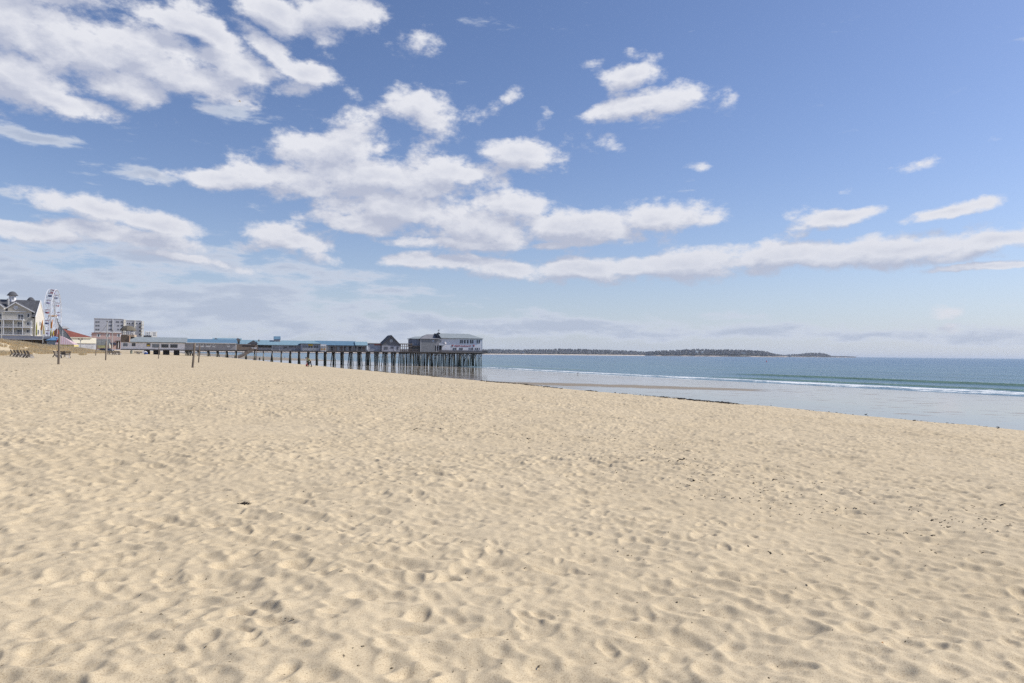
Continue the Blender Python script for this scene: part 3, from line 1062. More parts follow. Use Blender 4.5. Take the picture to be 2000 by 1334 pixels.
# brown shingled gable head with peach trim at the street end
m = MB()
m.prism([(S.x(235.8), S.z(240, 668.4)), (S.x(252.3), S.z(250, 668.4)), (S.x(252.3), S.z(250, 656.5)), (S.x(246), S.z(246, 653.6)),
         (S.x(236.2), S.z(240, 654.2))], -0.25, 8.0)
m.build('gable_head', M('brown_shingles', (0.20, 0.155, 0.125), 0.9, 'shingle'), S.e)
MB().beam((S.x(253.3), -0.35, S.z(253, 668.4)), (S.x(253.3), -0.35, S.z(253, 656.5)), 0.35, 0.2).build('peach_trim', M('peach_paint', (0.70, 0.46, 0.32), 0.7), S.e)
m = MB()
m.box(S.x(236.5), S.x(262, 3), 3.0, 8.6, S.z(250, 658, 3), S.z(250, 653.5, 3))
m.build('tower_base', M('peach_wall', (0.52, 0.40, 0.29), 0.8, 'siding'), S.e)
# belvedere on top: white posts under a brown hipped roof
c = S.x(249.5, 5.5)
zb, zt, zr = S.z(249, 654.2, 5.5), S.z(249, 645.8, 5.5), S.z(249, 635.5, 5.5)
m = MB()
for k in range(8):
    a = math.pi / 8 + k * math.pi / 4
    m.box(c + 2.25 * math.cos(a) - 0.10, c + 2.25 * math.cos(a) + 0.10, 5.8 + 2.25 * math.sin(a) - 0.10, 5.8 + 2.25 * math.sin(a) + 0.10, zb, zt)
for k in range(16):
    a = k * math.pi / 8
    m.box(c + 2.25 * math.cos(a) - 0.05, c + 2.25 * math.cos(a) + 0.05, 5.8 + 2.25 * math.sin(a) - 0.05, 5.8 + 2.25 * math.sin(a) + 0.05, zb, zb + 0.9)
m.lathe([(2.35, zb + 0.86), (2.35, zb + 0.98)], 8, (c, 5.8, 0))
m.build('belvedere_posts', WHITE, S.e)
m = MB(); m.lathe([(3.0, zt), (3.0, zt + 0.22), (2.55, zt + 0.9), (1.7, zr - 0.35), (0.2, zr)], 8, (c, 5.8, 0))
m.build('belvedere_roof', M('brown_roof_shingles', (0.17, 0.15, 0.115), 0.9, 'shingle'), S.e)

# ---- grey hall with the blue roof
S = pier_site('grey_hall', 'long grey boarded hall with plain blue roof and four small white framed windows', 'building', 361.3)
S.box('wall', GREYW, 361.3, 461, 670, 684, 0.0, 9.5, z0=-0.2)
S.roof('roof', BLUEROOF, 361.3, 461.5, 669.6, 662.4, 0.0, 9.5, 0.3, 0.3)
MB().box(S.x(361), S.x(462), -0.48, -0.36, S.z(410, 670.6), S.z(410, 669.5)).build('fascia', WHITE, S.e)
for a, b in ((383.3, 387.0), (392.6, 397.4), (403, 410.3), (415.6, 419.8), (444.6, 448.4)):
    S.window(a, b, 672.4 if a < 412 else 674.2, 674.9 if a < 412 else 676.0, GLASS, WHITE, 0.0, 2, 0.14)
    S.box('panel', WHITE, a - 0.6, b + 0.6, 675.5 if a < 412 else 676.6, 677.9, -0.05, -0.003)
MB().box(S.x(460.4), S.x(461.4), -0.03, 0.1, -0.3, S.z(461, 670)).build('corner_board', WHITE, S.e)

# ---- taller block behind it
S = pier_site('rear_block', 'taller grey block with light blue roof and two little dormers standing behind the grey hall', 'building', 416, 10.0)
S.box('wall', GREYD, 416, 470, 663.5, 684, 0.0, 7.0, z0=0.0)
S.roof('roof', BLUEROOFL, 416, 470, 663.4, 660.3, 0.0, 7.0)
for px in (421.5, 464.5):
    m = MB(); m.prism([(S.x(px - 4), S.z(px, 663.2)), (S.x(px + 5), S.z(px, 663.2)), (S.x(px), S.z(px, 660.0))], -1.2, 1.0)
    m.build('dormer', GREYD, S.e)
S.box('wing_wall', BROWN, 462.5, 470.5, 663.2, 673, -1.5, -0.003, z0=0.0)

# ---- boarded landing and stairs down to the beach
S = pier_site('landing_fence', 'weathered brown board fence and beach stairs at the gap after the grey hall', 'stairs', 462)
S.box('fence', BROWN, 462, 503.5, 673.0, 684.6, 0.0, 0.18, z0=-0.1)
S.box('fence_rail', GREYW, 462, 490, 671.8, 672.8, -0.05, 0.25)
S.box('white_panel', WHITE, 491.5, 501.5, 678.6, 681.2, -0.08, -0.003)
S.box('painted_shadow_strip', BLACKW, 473, 498, 674.6, 676.8, -0.04, -0.002)  # flat black strip standing in for the shadow under an awning
m = MB()
zt, zb = S.z(492, 683.0, -2), S.z(466, 698.0, -2)
xt, xb = S.x(496, -2), S.x(466, -2)
n = 18
for i in range(n):
    f = (i + 0.5) / n
    m.box(xt + (xb - xt) * (f - 0.5 / n), xt + (xb - xt) * (f + 0.6 / n), -3.0, -1.0, zt + (zb - zt) * f, zt + (zb - zt) * f + 0.06)
for y in (-3.05, -0.95):
    m.beam((xt, y, zt - 0.2), (xb, y, zb - 0.2), 0.10, 0.75)
    m.beam((xt, y, zt + 0.95), (xb, y, zb + 0.95), 0.08, 0.12)
    m.beam((xt, y, zt + 0.5), (xb, y, zb + 0.5), 0.05, 0.30)
    for i in range(9):
        f = i / 8
        m.box(xt + (xb - xt) * f - 0.06, xt + (xb - xt) * f + 0.06, y - 0.05, y + 0.05, zt + (zb - zt) * f - 0.1, zt + (zb - zt) * f + 1.0)
m.build('stair_flight', BROWN, S.e)
m = MB(); m.box(xt, xt + 2.2, -3.1, -0.002, zt - 0.15, zt)
for y in (-3.0, -1.0): m.box(xt + 0.9, xt + 1.15, y - 0.12, y + 0.12, zt - 6.0, zt - 0.15)
m.build('stair_landing', BROWN, S.e)

# ---- gabled kiosk behind the landing, long blue roofs behind
S = pier_site('gabled_kiosk', 'grey kiosk with a dark front gable behind the brown board fence', 'building', 484, 2.2)
S.box('wall', GREYD, 484.5, 504, 671.3, 684, 0.0, 5.0, z0=0.0)
m = MB(); m.prism([(S.x(483), S.z(490, 671.6)), (S.x(505.5), S.z(500, 671.6)), (S.x(495), S.z(495, 664.6))], -0.3, 5.4)
m.build('gable_roof', M('dark_gable_shingles', (0.15, 0.15, 0.16), 0.9, 'shingle'), S.e)
S = pier_site('long_blue_hall', 'long hall with faded light blue roof running behind the middle of the pier', 'building', 470, 6.5)
S.box('wall', GREYD, 470, 618, 673, 685, 0.0, 5.0, z0=0.0)
S.roof('roof', BLUEROOFL, 470, 618, 672.6, 664.8, 0.0, 5.0)
m = MB()
c = S.x(505.5); zb = S.z(505, 668); zt = S.z(505, 661.6)
m.box(c - 0.35, c + 0.35, 0.6, 1.3, zb - 1, zb + 0.8); m.tube([(c, 0.95, zb + 0.8), (c, 0.95, zt)], [0.22, 0.05], 6)
m.build('roof_ventilator', GREYD, S.e)
m = MB(); m.box(S.x(535.6), S.x(547), 1.0, 3.5, S.z(541, 669), S.z(541, 662.6)); m.build('cupola_body', M('red_white_boards', (0.42, 0.16, 0.14), 0.8, 'board'), S.e)
for k in range(4):
    xa = S.x(536.4 + k * 2.7)
    window(S.e, xa, xa + 0.34, S.z(541, 667.2), S.z(541, 664.6), GLASS, WHITE, 0.98, 1, 0.08)
MB().roof(S.x(535.2), S.x(547.4), 0.9, 3.6, S.z(541, 662.6), S.z(541, 656.6), 0, 0, 0.15).build('cupola_roof', BLUEROOF, S.e)
m = MB(); m.box(S.x(528), S.x(535.5), 1.0, 2.2, S.z(532, 668.5), S.z(532, 665.6)); m.build('roof_hatch', M('navy_paint', (0.04, 0.08, 0.16), 0.7), S.e)

# ---- open railed stretch and weathered shed
S = pier_site('weathered_shed', 'weathered grey shed with white railings in front, between the stairs and the pavilion', 'building', 504, 1.6)
S.box('wall', GREYW, 531, 587, 673.8, 686, 0.0, 4.5, z0=0.0)
S.box('rear_wall', GREYD, 504, 530.8, 673.8, 686, 2.2, 4.5, z0=0.0)
S.roof('roof', BLUEROOFL, 504, 588, 673.6, 667.5, 0.0, 4.8)
for a, b, c, d in ((555, 560.5, 677, 680), (564.5, 573.5, 675.4, 678.4), (575, 578, 676.2, 679)):
    S.window(a, b, c, d, GLASS, GREYW, 0.0, 2)
for px in (531.5, 545.5, 574.6):
    S.box('corner_board', WHITE, px - 0.3, px + 0.3, 674, 686, -0.05, -0.003, z0=0.0)
m = MB()
for z in (0.25, 0.6, 0.95): m.box(S.x(504), S.x(531), -1.42, -1.36, z, z + 0.08)
for i in range(12): m.box(S.x(504 + i * 2.4) - 0.04, S.x(504 + i * 2.4) + 0.04, -1.48, -1.38, 0, 1.1)
m.build('railing', M('faded_white_rail', (0.48, 0.48, 0.52), 0.7), S.e)

# ---- blue grey pavilion with hipped roof, white kiosk beside it
S = pier_site('hip_roof_pavilion', 'blue grey pavilion with pale blue hipped roof and a yellow sign over its windows', 'building', 587)
S.box('wall', M('blue_grey_boards', (0.35, 0.38, 0.46), 0.8, 'board'), 587.5, 625, 671.5, 686, 0.0, 6.0, z0=-0.1)
S.roof('roof', BLUEROOFL, 586.5, 625.8, 671.2, 665.4, 0.0, 6.0, 3.2, 3.2, 0.4)
MB().box(S.x(586), S.x(626.3), -0.48, -0.41, S.z(606, 672), S.z(606, 671)).build('fascia', M('dark_trim2', (0.05, 0.06, 0.09), 0.7), S.e)
for a in (591.8, 596.6, 602.6, 607.2, 613.6, 618.4):
    S.window(a, a + 3.0, 675.4, 679.2, GLASS if a > 601 else GLASSL, M('dark_window_frame', (0.2, 0.21, 0.22)), 0.0, 2, 0.06)
S.box('yellow_sign', M('yellow_board', (0.60, 0.42, 0.05), 0.7), 602.2, 611.5, 672.6, 675.2, -0.10, -0.003)
m = MB(); railing(m, S.x(591), S.x(623), -0.13, 0.15, 1.0, 0.25, 0.07)
m.build('railing', WHITE, S.e)
S = pier_site('white_kiosk', 'small white kiosk with tan lower panels beside the hipped pavilion', 'kiosk', 626)
S.box('wall', WHITE, 626, 637.4, 672.4, 686, -0.5, 3.0, z0=-0.2)
for a in (626.8, 629.0, 632.2, 634.6):
    S.window(a, a + 1.4, 676.0, 679.0, GLASS, WHITE, -0.5, 1, 0.05)
for a in (626.8, 632.2):
    S.box('tan_door_panel', M('tan_panel', (0.42, 0.27, 0.12), 0.7), a, a + 3.8, 680.2, 684.4, -0.58, -0.503)

# ---- long blue roofed arcade shed, low annex
S = pier_site('arcade_shed', 'long shed with steel blue roof and shadowed shopfronts behind a railing', 'building', 617, 1.8)
S.box('wall', GREYD, 630, 694.5, 675.0, 687, 0.0, 7.0, z0=0.0)
S.roof('roof', BLUEROOF, 617, 694.8, 674.6, 665.9, 0.0, 7.0)
MB().box(S.x(637), S.x(695.5), -0.5, -0.4, S.z(660, 675.4), S.z(660, 674.3)).build('fascia', M('dark_trim2', (0.05, 0.06, 0.09)), S.e)
for i, a in enumerate((640, 646.5, 653, 659, 665, 670.5, 676, 682)):
    S.box('shop_opening' if i % 3 else 'white_door', (BLACKW if i % 2 else M('brown_shutter', (0.14, 0.10, 0.08))) if i % 3 else GLASSL, a, a + 4.2, 677.2, 685.5, -0.06, -0.003)
m = MB()
railing(m, S.x(637.6, -1.6), S.x(717, -1.6), -1.7, 0.0, 1.05, 0.3, 0.04, 0.06)
m.build('railing', M('faded_rail', (0.30, 0.29, 0.30), 0.8), S.e)
for px in (640, 655, 671, 688):
    S.box('post', GREYL, px - 0.25, px + 0.25, 675, 687, -1.35, -1.15, z0=0.0)
S = pier_site('low_annex', 'low grey annex with pale blue roof between the long shed and the gabled house', 'building', 696, 1.4)
S.box('wall', GREYD, 696, 716.5, 675.0, 687, 0.0, 5.0, z0=0.0)
S.roof('roof', BLUEROOFL, 695.6, 717, 674.2, 667.4, 0.0, 5.0)
S.box('shop_opening', BLACKW, 700, 706, 677.5, 684.5, -0.05, -0.003)
S.box('shop_opening', M('brown_shutter', (0.14, 0.10, 0.08)), 708, 713, 677.5, 684.5, -0.05, -0.003)
S = pier_site('flat_shed', 'low flat roofed shed with white end door beside the gabled house', 'shed', 719, 1.0)
S.box('wall', M('blue_grey_boards', (0.35, 0.38, 0.46)), 722, 744, 671.8, 687, 0.0, 5.0, z0=0.0)
S.box('white_door', WHITE, 719.3, 721.8, 674.5, 686, 0.0, 1.0, z0=0.0)
S.box('flat_roof', GREYD, 721.5, 745, 670.3, 671.6, -0.3, 5.2)
S.box('red_eave', M('dark_red_paint', (0.16, 0.05, 0.05), 0.7), 731, 744.5, 672.0, 674.2, -0.32, -0.003)
m = MB(); railing(m, S.x(722), S.x(744), -0.9, 0.0, 1.05, 0.3, 0.04, 0.06)
m.build('railing', M('faded_rail', (0.30, 0.29, 0.30)), S.e)

# ---- steep dark gabled house
S = pier_site('gabled_house', 'steep gabled house with dark shingled gable and one small white attic window', 'house', 745.5)
S.box('wall', M('pale_grey_boards', (0.42, 0.42, 0.47), 0.8, 'board'), 745.8, 782, 675.0, 687, 0.0, 9.0, z0=0.0)
m = MB(); m.prism([(S.x(746.6), S.z(750, 674.9)), (S.x(781), S.z(778, 674.9)), (S.x(764), S.z(764, 655.6))], 0.05, 8.9)
m.build('gable_wall', M('charcoal_shingle_wall', (0.19, 0.195, 0.215), 0.9, 'shingle'), S.e)
m = MB()
xl, xr, xm = S.x(744.2), S.x(783.6), S.x(764)
ze, zr = S.z(764, 674.4), S.z(764, 654.4)
for (xa, xb) in ((xl, xm), (xr, xm)):
    m.prism([(xa, ze), (xm, zr), (xm, zr - 0.45), (xa + (0.5 if xa < xm else -0.5), ze - 0.15)], -0.45, 9.3)
m.build('roof', DARKROOF, S.e)
S.window(762.4, 765.4, 664.2, 667.4, GLASSL, WHITE, 0.0, 1, 0.18)
for a, b, c, d in ((751, 753.2, 677.4, 682.6), (755, 757, 677.4, 682.6), (763.3, 768, 677.8, 680.2), (776, 778, 677.6, 683)):
    S.window(a, b, c, d, GLASS, GREYW, 0.0, 1, 0.06)
S.box('door', WHITE, 770.2, 773.0, 677.2, 685, -0.06, -0.003)

# ---- open railed deck with a flat pergola
S = pier_site('pergola', 'open deck pergola of brown posts and rails between the gabled house and the restaurant', 'pergola', 782)
m = MB()
m.box(S.x(781.5), S.x(806), 0.3, 6.0, S.z(794, 672.6), S.z(794, 671.0))
for px in (783, 787, 791, 795, 799, 803):
    m.box(S.x(px) - 0.07, S.x(px) + 0.07, 0.4, 0.55, 0, S.z(794, 672.6))
    m.box(S.x(px) - 0.07, S.x(px) + 0.07, 5.6, 5.75, 0, S.z(794, 672.6))
m.build('frame', BROWN, S.e)
m = MB(); railing(m, S.x(781.5), S.x(821), 0.2, 0.0, 1.15, 0.22, 0.05); railing(m, S.x(781.5), S.x(805), 6.2, 0.0, 1.15, 0.4, 0.05)
m.box(S.x(781.5), S.x(805), 0.3, 0.35, S.z(794, 677.0), S.z(794, 676.0))
m.build('railing', BROWN, S.e)

# ---- grey west wing
S = pier_site('west_wing', 'slate blue wing with low hipped roof left of the tall grey block', 'building', 805, 2.0)
S.box('wall', M('slate_blue_boards', (0.22, 0.255, 0.32), 0.8, 'board'), 805.2, 822, 662.4, 674.6, 0.0, 9.0)
S.box('porch_wall', GREYD, 805.2, 822, 676.4, 687, 0.6, 9.0, z0=0.0)
S.box('porch_roof', GREYD, 804, 822, 674.6, 676.3, -0.6, 9.0)
S.box('porch_window', GLASS, 810, 817, 678.2, 681.6, 0.5, 0.595)
S.box('corner_board', GREYL, 815.8, 816.5, 662.4, 674.6, -0.05, -0.003)
S.roof('roof', GREENROOF, 804.6, 838, 661.4, 657.3, 0.0, 9.0, 3.0, 0.0, 0.4)
# ---- big grey block
S = pier_site('grey_block', 'tall grey shingled block with one round blue window near its eave', 'building', 821.8)
S.box('wall', GREYL, 821.8, 849.5, 662.4, 688, 0.0, 12.0, z0=-0.1)
S.box('corner_board', WHITE, 821.4, 822.1, 662.4, 688, -0.05, -0.003, z0=0.0)
S.roof('roof', M('grey_roof_shingles', (0.25, 0.25, 0.27), 0.9, 'shingle'), 821.8, 857, 661.6, 652.9, 0.0, 12.0, 4.6, 0.0, 0.3)
S.box('chimney', GREYD, 848.6, 851.2, 651.2, 656, 5.0, 6.0)
c = S.x(845.6); zc = S.z(845.6, 665.9)
m = MB(); m.tube([(c, -0.09, zc), (c, 0.02, zc)], 0.42, 12); wf = m.build('window', WHITE, S.e)
m = MB(); m.tube([(c, -0.12, zc), (c, 0.0, zc)], 0.28, 12); m.build('pane', M('blue_glass', (0.04, 0.16, 0.36), 0.2, 'glass'), wf)
S.box('bay_wall', GREYW, 849.6, 858, 662.4, 688, 0.8, 11.0, z0=0.0)
for a in (850.2, 853.6): S.box('bay_opening', BLACKW, a, a + 1.7, 674.8, 684.8, 0.7, 0.795)
S.box('bay_post', WHITE, 852.1, 852.8, 674.8, 687, 0.4, 0.6, z0=0.0)
m = MB(); m.prism([(S.x(853.2), S.z(855, 659.4)), (S.x(862.2), S.z(860, 660.4)), (S.x(856.6), S.z(856, 652.4)), (S.x(853.2), S.z(853, 652.6))], 0.3, 6)
m.build('valley_roof', M('navy_shingles', (0.03, 0.035, 0.06), 0.9, 'shingle'), S.e)

# ---- the restaurant
S = pier_site('restaurant', 'white two storey restaurant with red lettering at the seaward pier end', 'restaurant', 857.5, 1.4)
S.box('wall', WHITEW, 863, 942, 661.4, 688, 0.0, 13.0, z0=0.0)
S.box('stair_bay', WHITEW, 857.6, 863, 661.4, 673.2, 0.25, 9.0)
S.box('entry_opening', BLACKW, 858, 862.8, 674.6, 683.5, 0.5, 3.0)
S.box('porch_roof', WHITE, 857.4, 868.5, 673.3, 674.5, -0.9, 3.0)
S.window(858.9, 860.4, 664.2, 670.0, GLASS, WHITE, 0.25, 1, 0.1)
pm = 900
MB().roof(S.x(859), S.x(942), 0.0, 13.0, S.z(pm, 660.8), S.z(pm, 651.9, 6.5), 0.4, 5.2, 0.45).build('roof', GREENROOF, S.e)
MB().box(S.x(861), S.x(943), -0.56, -0.47, S.z(pm, 661.6), S.z(pm, 660.7)).build('gutter', M('grey_trim', (0.20, 0.22, 0.23), 0.7), S.e)
MB().box(S.x(941.5), S.x(942.3), -0.05, 0.05, 0.0, S.z(940, 661.4)).build('corner_board', WHITE, S.e)
for a, b in ((898.5, 900.1), (901.3, 903.8), (906.3, 909.1), (912.2, 914.8), (918.0, 920.6), (922.0, 924.4), (931.2, 933.0), (935.0, 937.2)):
    S.window(a, b, 664.2, 670.6, GLASS, GREYW, 0.0, 1, 0.07)
for a, b in ((885.4, 887.7), (889.2, 891.4), (897.4, 899.6), (901.2, 903.6), (916.2, 917.2), (919.6, 921.0), (922.4, 924.2), (928.4, 929.4), (931.4, 933.4), (936.2, 936.9)):
    S.window(a, b, 679.4, 683.4, GLASS, GREYW, 0.0, 1, 0.07)


def lettering(text, x0, x1, z, h, mat, parent, y=-0.05, name='lettering'):
    cu = bpy.data.curves.new(name, 'FONT')
    cu.body = text
    cu.align_x = 'LEFT'
    cu.size = 1.0
    cu.extrude = 0.02
    cu.offset = 0.022
    cu.space_character = 1.1
    tmp = bpy.data.objects.new('tmp', cu)
    COL.objects.link(tmp)
    bpy.context.view_layer.update()
    dg = bpy.context.evaluated_depsgraph_get()
    me = bpy.data.meshes.new_from_object(tmp.evaluated_get(dg))
    bpy.data.objects.remove(tmp, do_unlink=True)
    xs = [v.co.x for v in me.vertices]; ys = [v.co.y for v in me.vertices]
    w, hh = max(xs) - min(xs), max(ys) - min(ys)
    bx, by = min(xs), min(ys)
    for v in me.vertices:
        v.co = Vector(((v.co.x - bx) / w * (x1 - x0) + x0, y - v.co.z, (v.co.y - by) / hh * h + z))
    me.materials.clear(); me.materials.append(mat)
    o = bpy.data.objects.new(name, me)
    COL.objects.link(o); o.parent = parent
    return o


RED = M('red_sign_paint', (0.36, 0.03, 0.05), 0.6, 'plain', 0.1)
lettering('RESTAURANT', S.x(888.2), S.x(920.6), S.z(904, 677.4), S.z(904, 674.3) - S.z(904, 677.4), RED, S.e)
# small red crustacean emblem at each end of the lettering, with a dark blue curl beneath
for px, fl in ((883.9, 1), (925.2, -1)):
    c = S.x(px); zc = S.z(px, 675.6)
    m = MB()
    m.ball((c + 0.1 * fl, -0.08, zc + 0.05), 0.30, 10, 6, (1.1, 0.25, 0.75))
    m.tube([(c + 0.1 * fl, -0.08, zc + 0.2), (c + 0.42 * fl, -0.08, zc + 0.42), (c + 0.32 * fl, -0.08, zc + 0.62)], [0.09, 0.09, 0.05], 6)
    m.tube([(c, -0.08, zc + 0.2), (c - 0.25 * fl, -0.08, zc + 0.5), (c - 0.05 * fl, -0.08, zc + 0.62)], [0.09, 0.08, 0.04], 6)
    for k in range(3):
        m.tube([(c - 0.1 * fl, -0.08, zc), (c - (0.4 + 0.06 * k) * fl, -0.08, zc + 0.18 - 0.14 * k), (c - (0.5 + 0.03 * k) * fl, -0.08, zc + 0.05 - 0.16 * k)], [0.05, 0.045, 0.03], 5)
    e = m.build('emblem', RED, S.e)
    m = MB()
    m.tube([(c + (0.30 * math.cos(a)) * fl, -0.06, zc - 0.12 + 0.30 * math.sin(a)) for a in [R(q) for q in range(-170, 10, 20)]], 0.055, 5)
    m.build('emblem_curl', M('navy_paint', (0.04, 0.08, 0.16)), e)
# satellite dish by the porch and a weather vane on the ridge
m = MB()
m.lathe([(0.05, 0.0), (0.35, 0.05), (0.62, 0.18), (0.60, 0.22), (0.3, 0.1), (0.02, 0.06)], 14)
o = m.build('satellite_dish', M('grey_dish', (0.45, 0.43, 0.46), 0.5), S.e, True)
o.location = (S.x(869.4, -0.5), -0.7, S.z(869.4, 670.2)); o.rotation_euler = (R(70), 0, R(35))
m = MB()
x0 = S.x(856.4, 6.0); z0 = S.z(856, 653.0, 6.0)
m.box(x0 - 0.6, x0 + 0.6, 5.4, 6.6, z0 - 0.8, z0 + 0.5)
m.roof(x0 - 0.6, x0 + 0.6, 5.4, 6.6, z0 + 0.5, z0 + 0.95, 0.6, 0.6, 0.12, 0.05)
m.tube([(x0, 6, z0 + 0.8), (x0, 6, z0 + 2.3)], 0.045, 6)
m.beam((x0 - 0.55, 6, z0 + 1.35), (x0 + 0.55, 6, z0 + 1.35), 0.05, 0.05)
m.beam((x0, 5.5, z0 + 1.35), (x0, 6.5, z0 + 1.35), 0.05, 0.05)
m.prism([(x0 - 0.5, z0 + 1.75), (x0 + 0.45, z0 + 1.75), (x0 + 0.3, z0 + 2.0), (x0 + 0.5, z0 + 2.3), (x0 + 0.1, z0 + 2.05), (x0 - 0.3, z0 + 2.0)], 5.97, 6.03)
m.build('weather_vane', M('dark_iron', (0.06, 0.06, 0.07), 0.6), S.e)


# ================================================================ THE TOWN BEHIND THE DUNES
STREET = EYE + 0.35

# ---- big beige hotel with balconies
HF = Frame(*at(31, 680, 290)[:2], 22.0)
S = Site(HF, 'hotel', 'four storey beige hotel with white balconies, dark roof and domed cupolas', 'hotel', 31, 0.0, STREET)
SIDING_SHADE = M('shaded_siding', (0.52, 0.485, 0.41), 0.8, 'siding', 0.06)  # front siding, its shade put into a darker tone
SIDING_SUN = M('sunlit_siding', (0.68, 0.64, 0.56), 0.8, 'siding', 0.05)  # same siding toned paler for the sunlit end wall
xl, xr = S.x(-60), S.x(65)
zt = S.z(40, 608.5)
DEP = 14.0
XC = S.x(60.5)
MB().box(xl, XC, 0, DEP, -1.0, zt).box(XC + 0.002, xr, 0, DEP, -1.0, S.z(66, 621.5)).build('wall', SIDING_SHADE, S.e)
# end wall with its tall gable, sunlight put into its paler siding colour
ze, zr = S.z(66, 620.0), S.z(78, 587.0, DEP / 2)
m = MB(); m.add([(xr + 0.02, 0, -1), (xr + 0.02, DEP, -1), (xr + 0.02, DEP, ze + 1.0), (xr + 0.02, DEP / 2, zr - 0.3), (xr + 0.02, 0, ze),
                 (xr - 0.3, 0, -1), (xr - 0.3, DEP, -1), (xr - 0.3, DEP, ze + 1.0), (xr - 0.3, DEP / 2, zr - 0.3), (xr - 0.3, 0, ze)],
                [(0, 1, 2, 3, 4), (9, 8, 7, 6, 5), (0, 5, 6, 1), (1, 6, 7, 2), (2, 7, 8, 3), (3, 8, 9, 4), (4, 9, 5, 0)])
o = m.build('gable_end', SIDING_SUN, S.e); o.location.x = 0.64
m = MB(); m.add([(xl, 0.4, zt + 0.15), (XC, 0.4, zt + 0.15), (XC, DEP / 2, zr), (xl, DEP / 2, zr), (XC, DEP + 0.6, ze + 0.2), (xl, DEP + 0.6, ze + 0.2)], [(0, 1, 2, 3), (3, 2, 4, 5), (0, 3, 5), (1, 4, 2), (0, 5, 4, 1)])
xe = xr + 0.6
m.add([(XC, -0.6, ze + 0.2), (xe, -0.6, ze + 0.2), (xe, DEP / 2, zr + 0.01), (XC, DEP / 2, zr + 0.01), (xe, DEP + 0.6, ze + 0.21), (XC, DEP + 0.6, ze + 0.21)], [(0, 1, 2, 3), (3, 2, 4, 5), (0, 3, 5), (1, 4, 2), (0, 5, 4, 1)])
m.build('roof', DARKROOF, S.e)
m = MB()
for ya, yb, za, zb_ in ((-0.7, DEP / 2, ze + 0.1, zr), (DEP + 0.7, DEP / 2, ze + 0.1, zr)):
    m.beam((xr + 0.76, ya, za), (xr + 0.76, yb, zb_), 0.16, 0.45)
m.build('rake_board', WHITE, S.e)
for yy, z0, z1, w in ((DEP * 0.5, 10.2, 11.8, 0.7), (DEP * 0.32, 6.2, 8.2, 1.1), (DEP * 0.68, 6.2, 8.2, 1.1), (DEP * 0.32, 2.8, 4.8, 1.1), (DEP * 0.68, 2.8, 4.8, 1.1)):
    f = MB().box(xr + 0.67, xr + 0.73, yy - w - 0.15, yy + w + 0.15, z0 - 0.15, z1 + 0.15).build('window', WHITE, S.e)
    MB().box(xr + 0.732, xr + 0.75, yy - w, yy + w, z0, z1).build('pane', GLASS, f)
# front cross gables
for ax, lx, rx, pa, pl, pr in ((29.3, 14.2, 67.3, 590.4, 599.8, 609.0), (-9, -26, 9.0, 588, 599, 600.5)):
    za, zl, zrr = S.z(ax, pa), S.z(lx, pl), S.z(rx, pr)
    m = MB(); m.prism([(S.x(lx), zt - 0.1), (S.x(min(rx, 60.4)), zt - 0.1), (S.x(min(rx, 60.4)), zrr if rx < 60 else S.z(60.4, 605.6)), (S.x(ax), za - 0.3), (S.x(lx), zl - 0.3)], -0.25, 5.0)
    m.build('front_gable', SIDING_SHADE, S.e)
    m = MB()
    m.prism([(S.x(lx) - 0.3, zl - 0.25), (S.x(ax), za), (S.x(ax), za + 0.22), (S.x(lx) - 0.3, zl - 0.03)], -0.6, 5.0)
    m.prism([(S.x(rx), zrr - 0.25), (S.x(ax), za), (S.x(ax), za + 0.22), (S.x(rx), zrr - 0.03)], -0.6, 5.0)
    m.build('gable_roof', DARKROOF, S.e)
    m = MB()
    m.beam((S.x(lx) - 0.3, -0.66, zl - 0.3), (S.x(ax), -0.66, za - 0.05), 0.1, 0.42)
    m.beam((S.x(rx), -0.66, zrr - 0.3), (S.x(ax), -0.66, za - 0.05), 0.1, 0.42)
    m.build('barge_board', WHITE, S.e)
c, zc = S.x(30), S.z(30, 600.8)
m = MB(); m.tube([(c, -0.35, zc), (c, -0.22, zc)], 0.80, 16); w = m.build('round_window', WHITE, S.e)
m = MB(); m.tube([(c, -0.38, zc), (c, -0.24, zc)], 0.55, 16); m.build('pane', M('pale_louver', (0.5, 0.52, 0.55), 0.6), w)
MB().box(xl, S.x(50), -0.35, -0.253, S.z(30, 609.2), S.z(30, 608)).build('frieze', WHITE, S.e)
# balconies, three floors
for fi, (py, pe) in enumerate(((624.2, 47.5), (639.0, 63.2), (653.8, 63.2))):
    z0 = S.z(30, py)
    m = MB(); m.box(xl, S.x(pe), -2.4, -0.003, z0 - 0.28, z0); bal = m.build('balcony', WHITE, S.e)
    m = MB(); railing(m, xl + 0.1, S.x(pe) - 0.1, -2.3, z0, 1.1, 0.30, 0.05)
    m.build('railing', M('pale_rail', (0.55, 0.55, 0.58), 0.6), bal)
    zt2 = S.z(30, (608.5, 624.2, 639.0)[fi]) - 0.3
    if fi:
        for cpx in (-34, -12, 9.5, 28.3, 46.4, 62.6):
            MB().box(S.x(cpx) - 0.13, S.x(cpx) + 0.13, -2.35, -2.1, z0, zt2).build('column', WHITE, bal)
    for a, b in (((-40, -30), (-8, 2), (34.2, 44.6)) if fi == 0 else ((-40, -30), (-8, 2), (33.5, 43.8), (51.6, 61.6))):
        zz = z0 + (0.05 if a < 50 else 0.9)
        window(S.e, S.x(a), S.x(b), zz, z0 + 2.15, GLASS, WHITE, 0.0, 2, 0.12)
window(S.e, S.x(52.3), S.x(56.6), S.z(54, 619.4), S.z(54, 612.8), GLASS, WHITE, 0.0, 1, 0.14)
# ground floor posts
MB().box(xl, S.x(63), -0.05, -0.003, -0.9, S.z(30, 656)).build('plinth', WHITE, S.e)
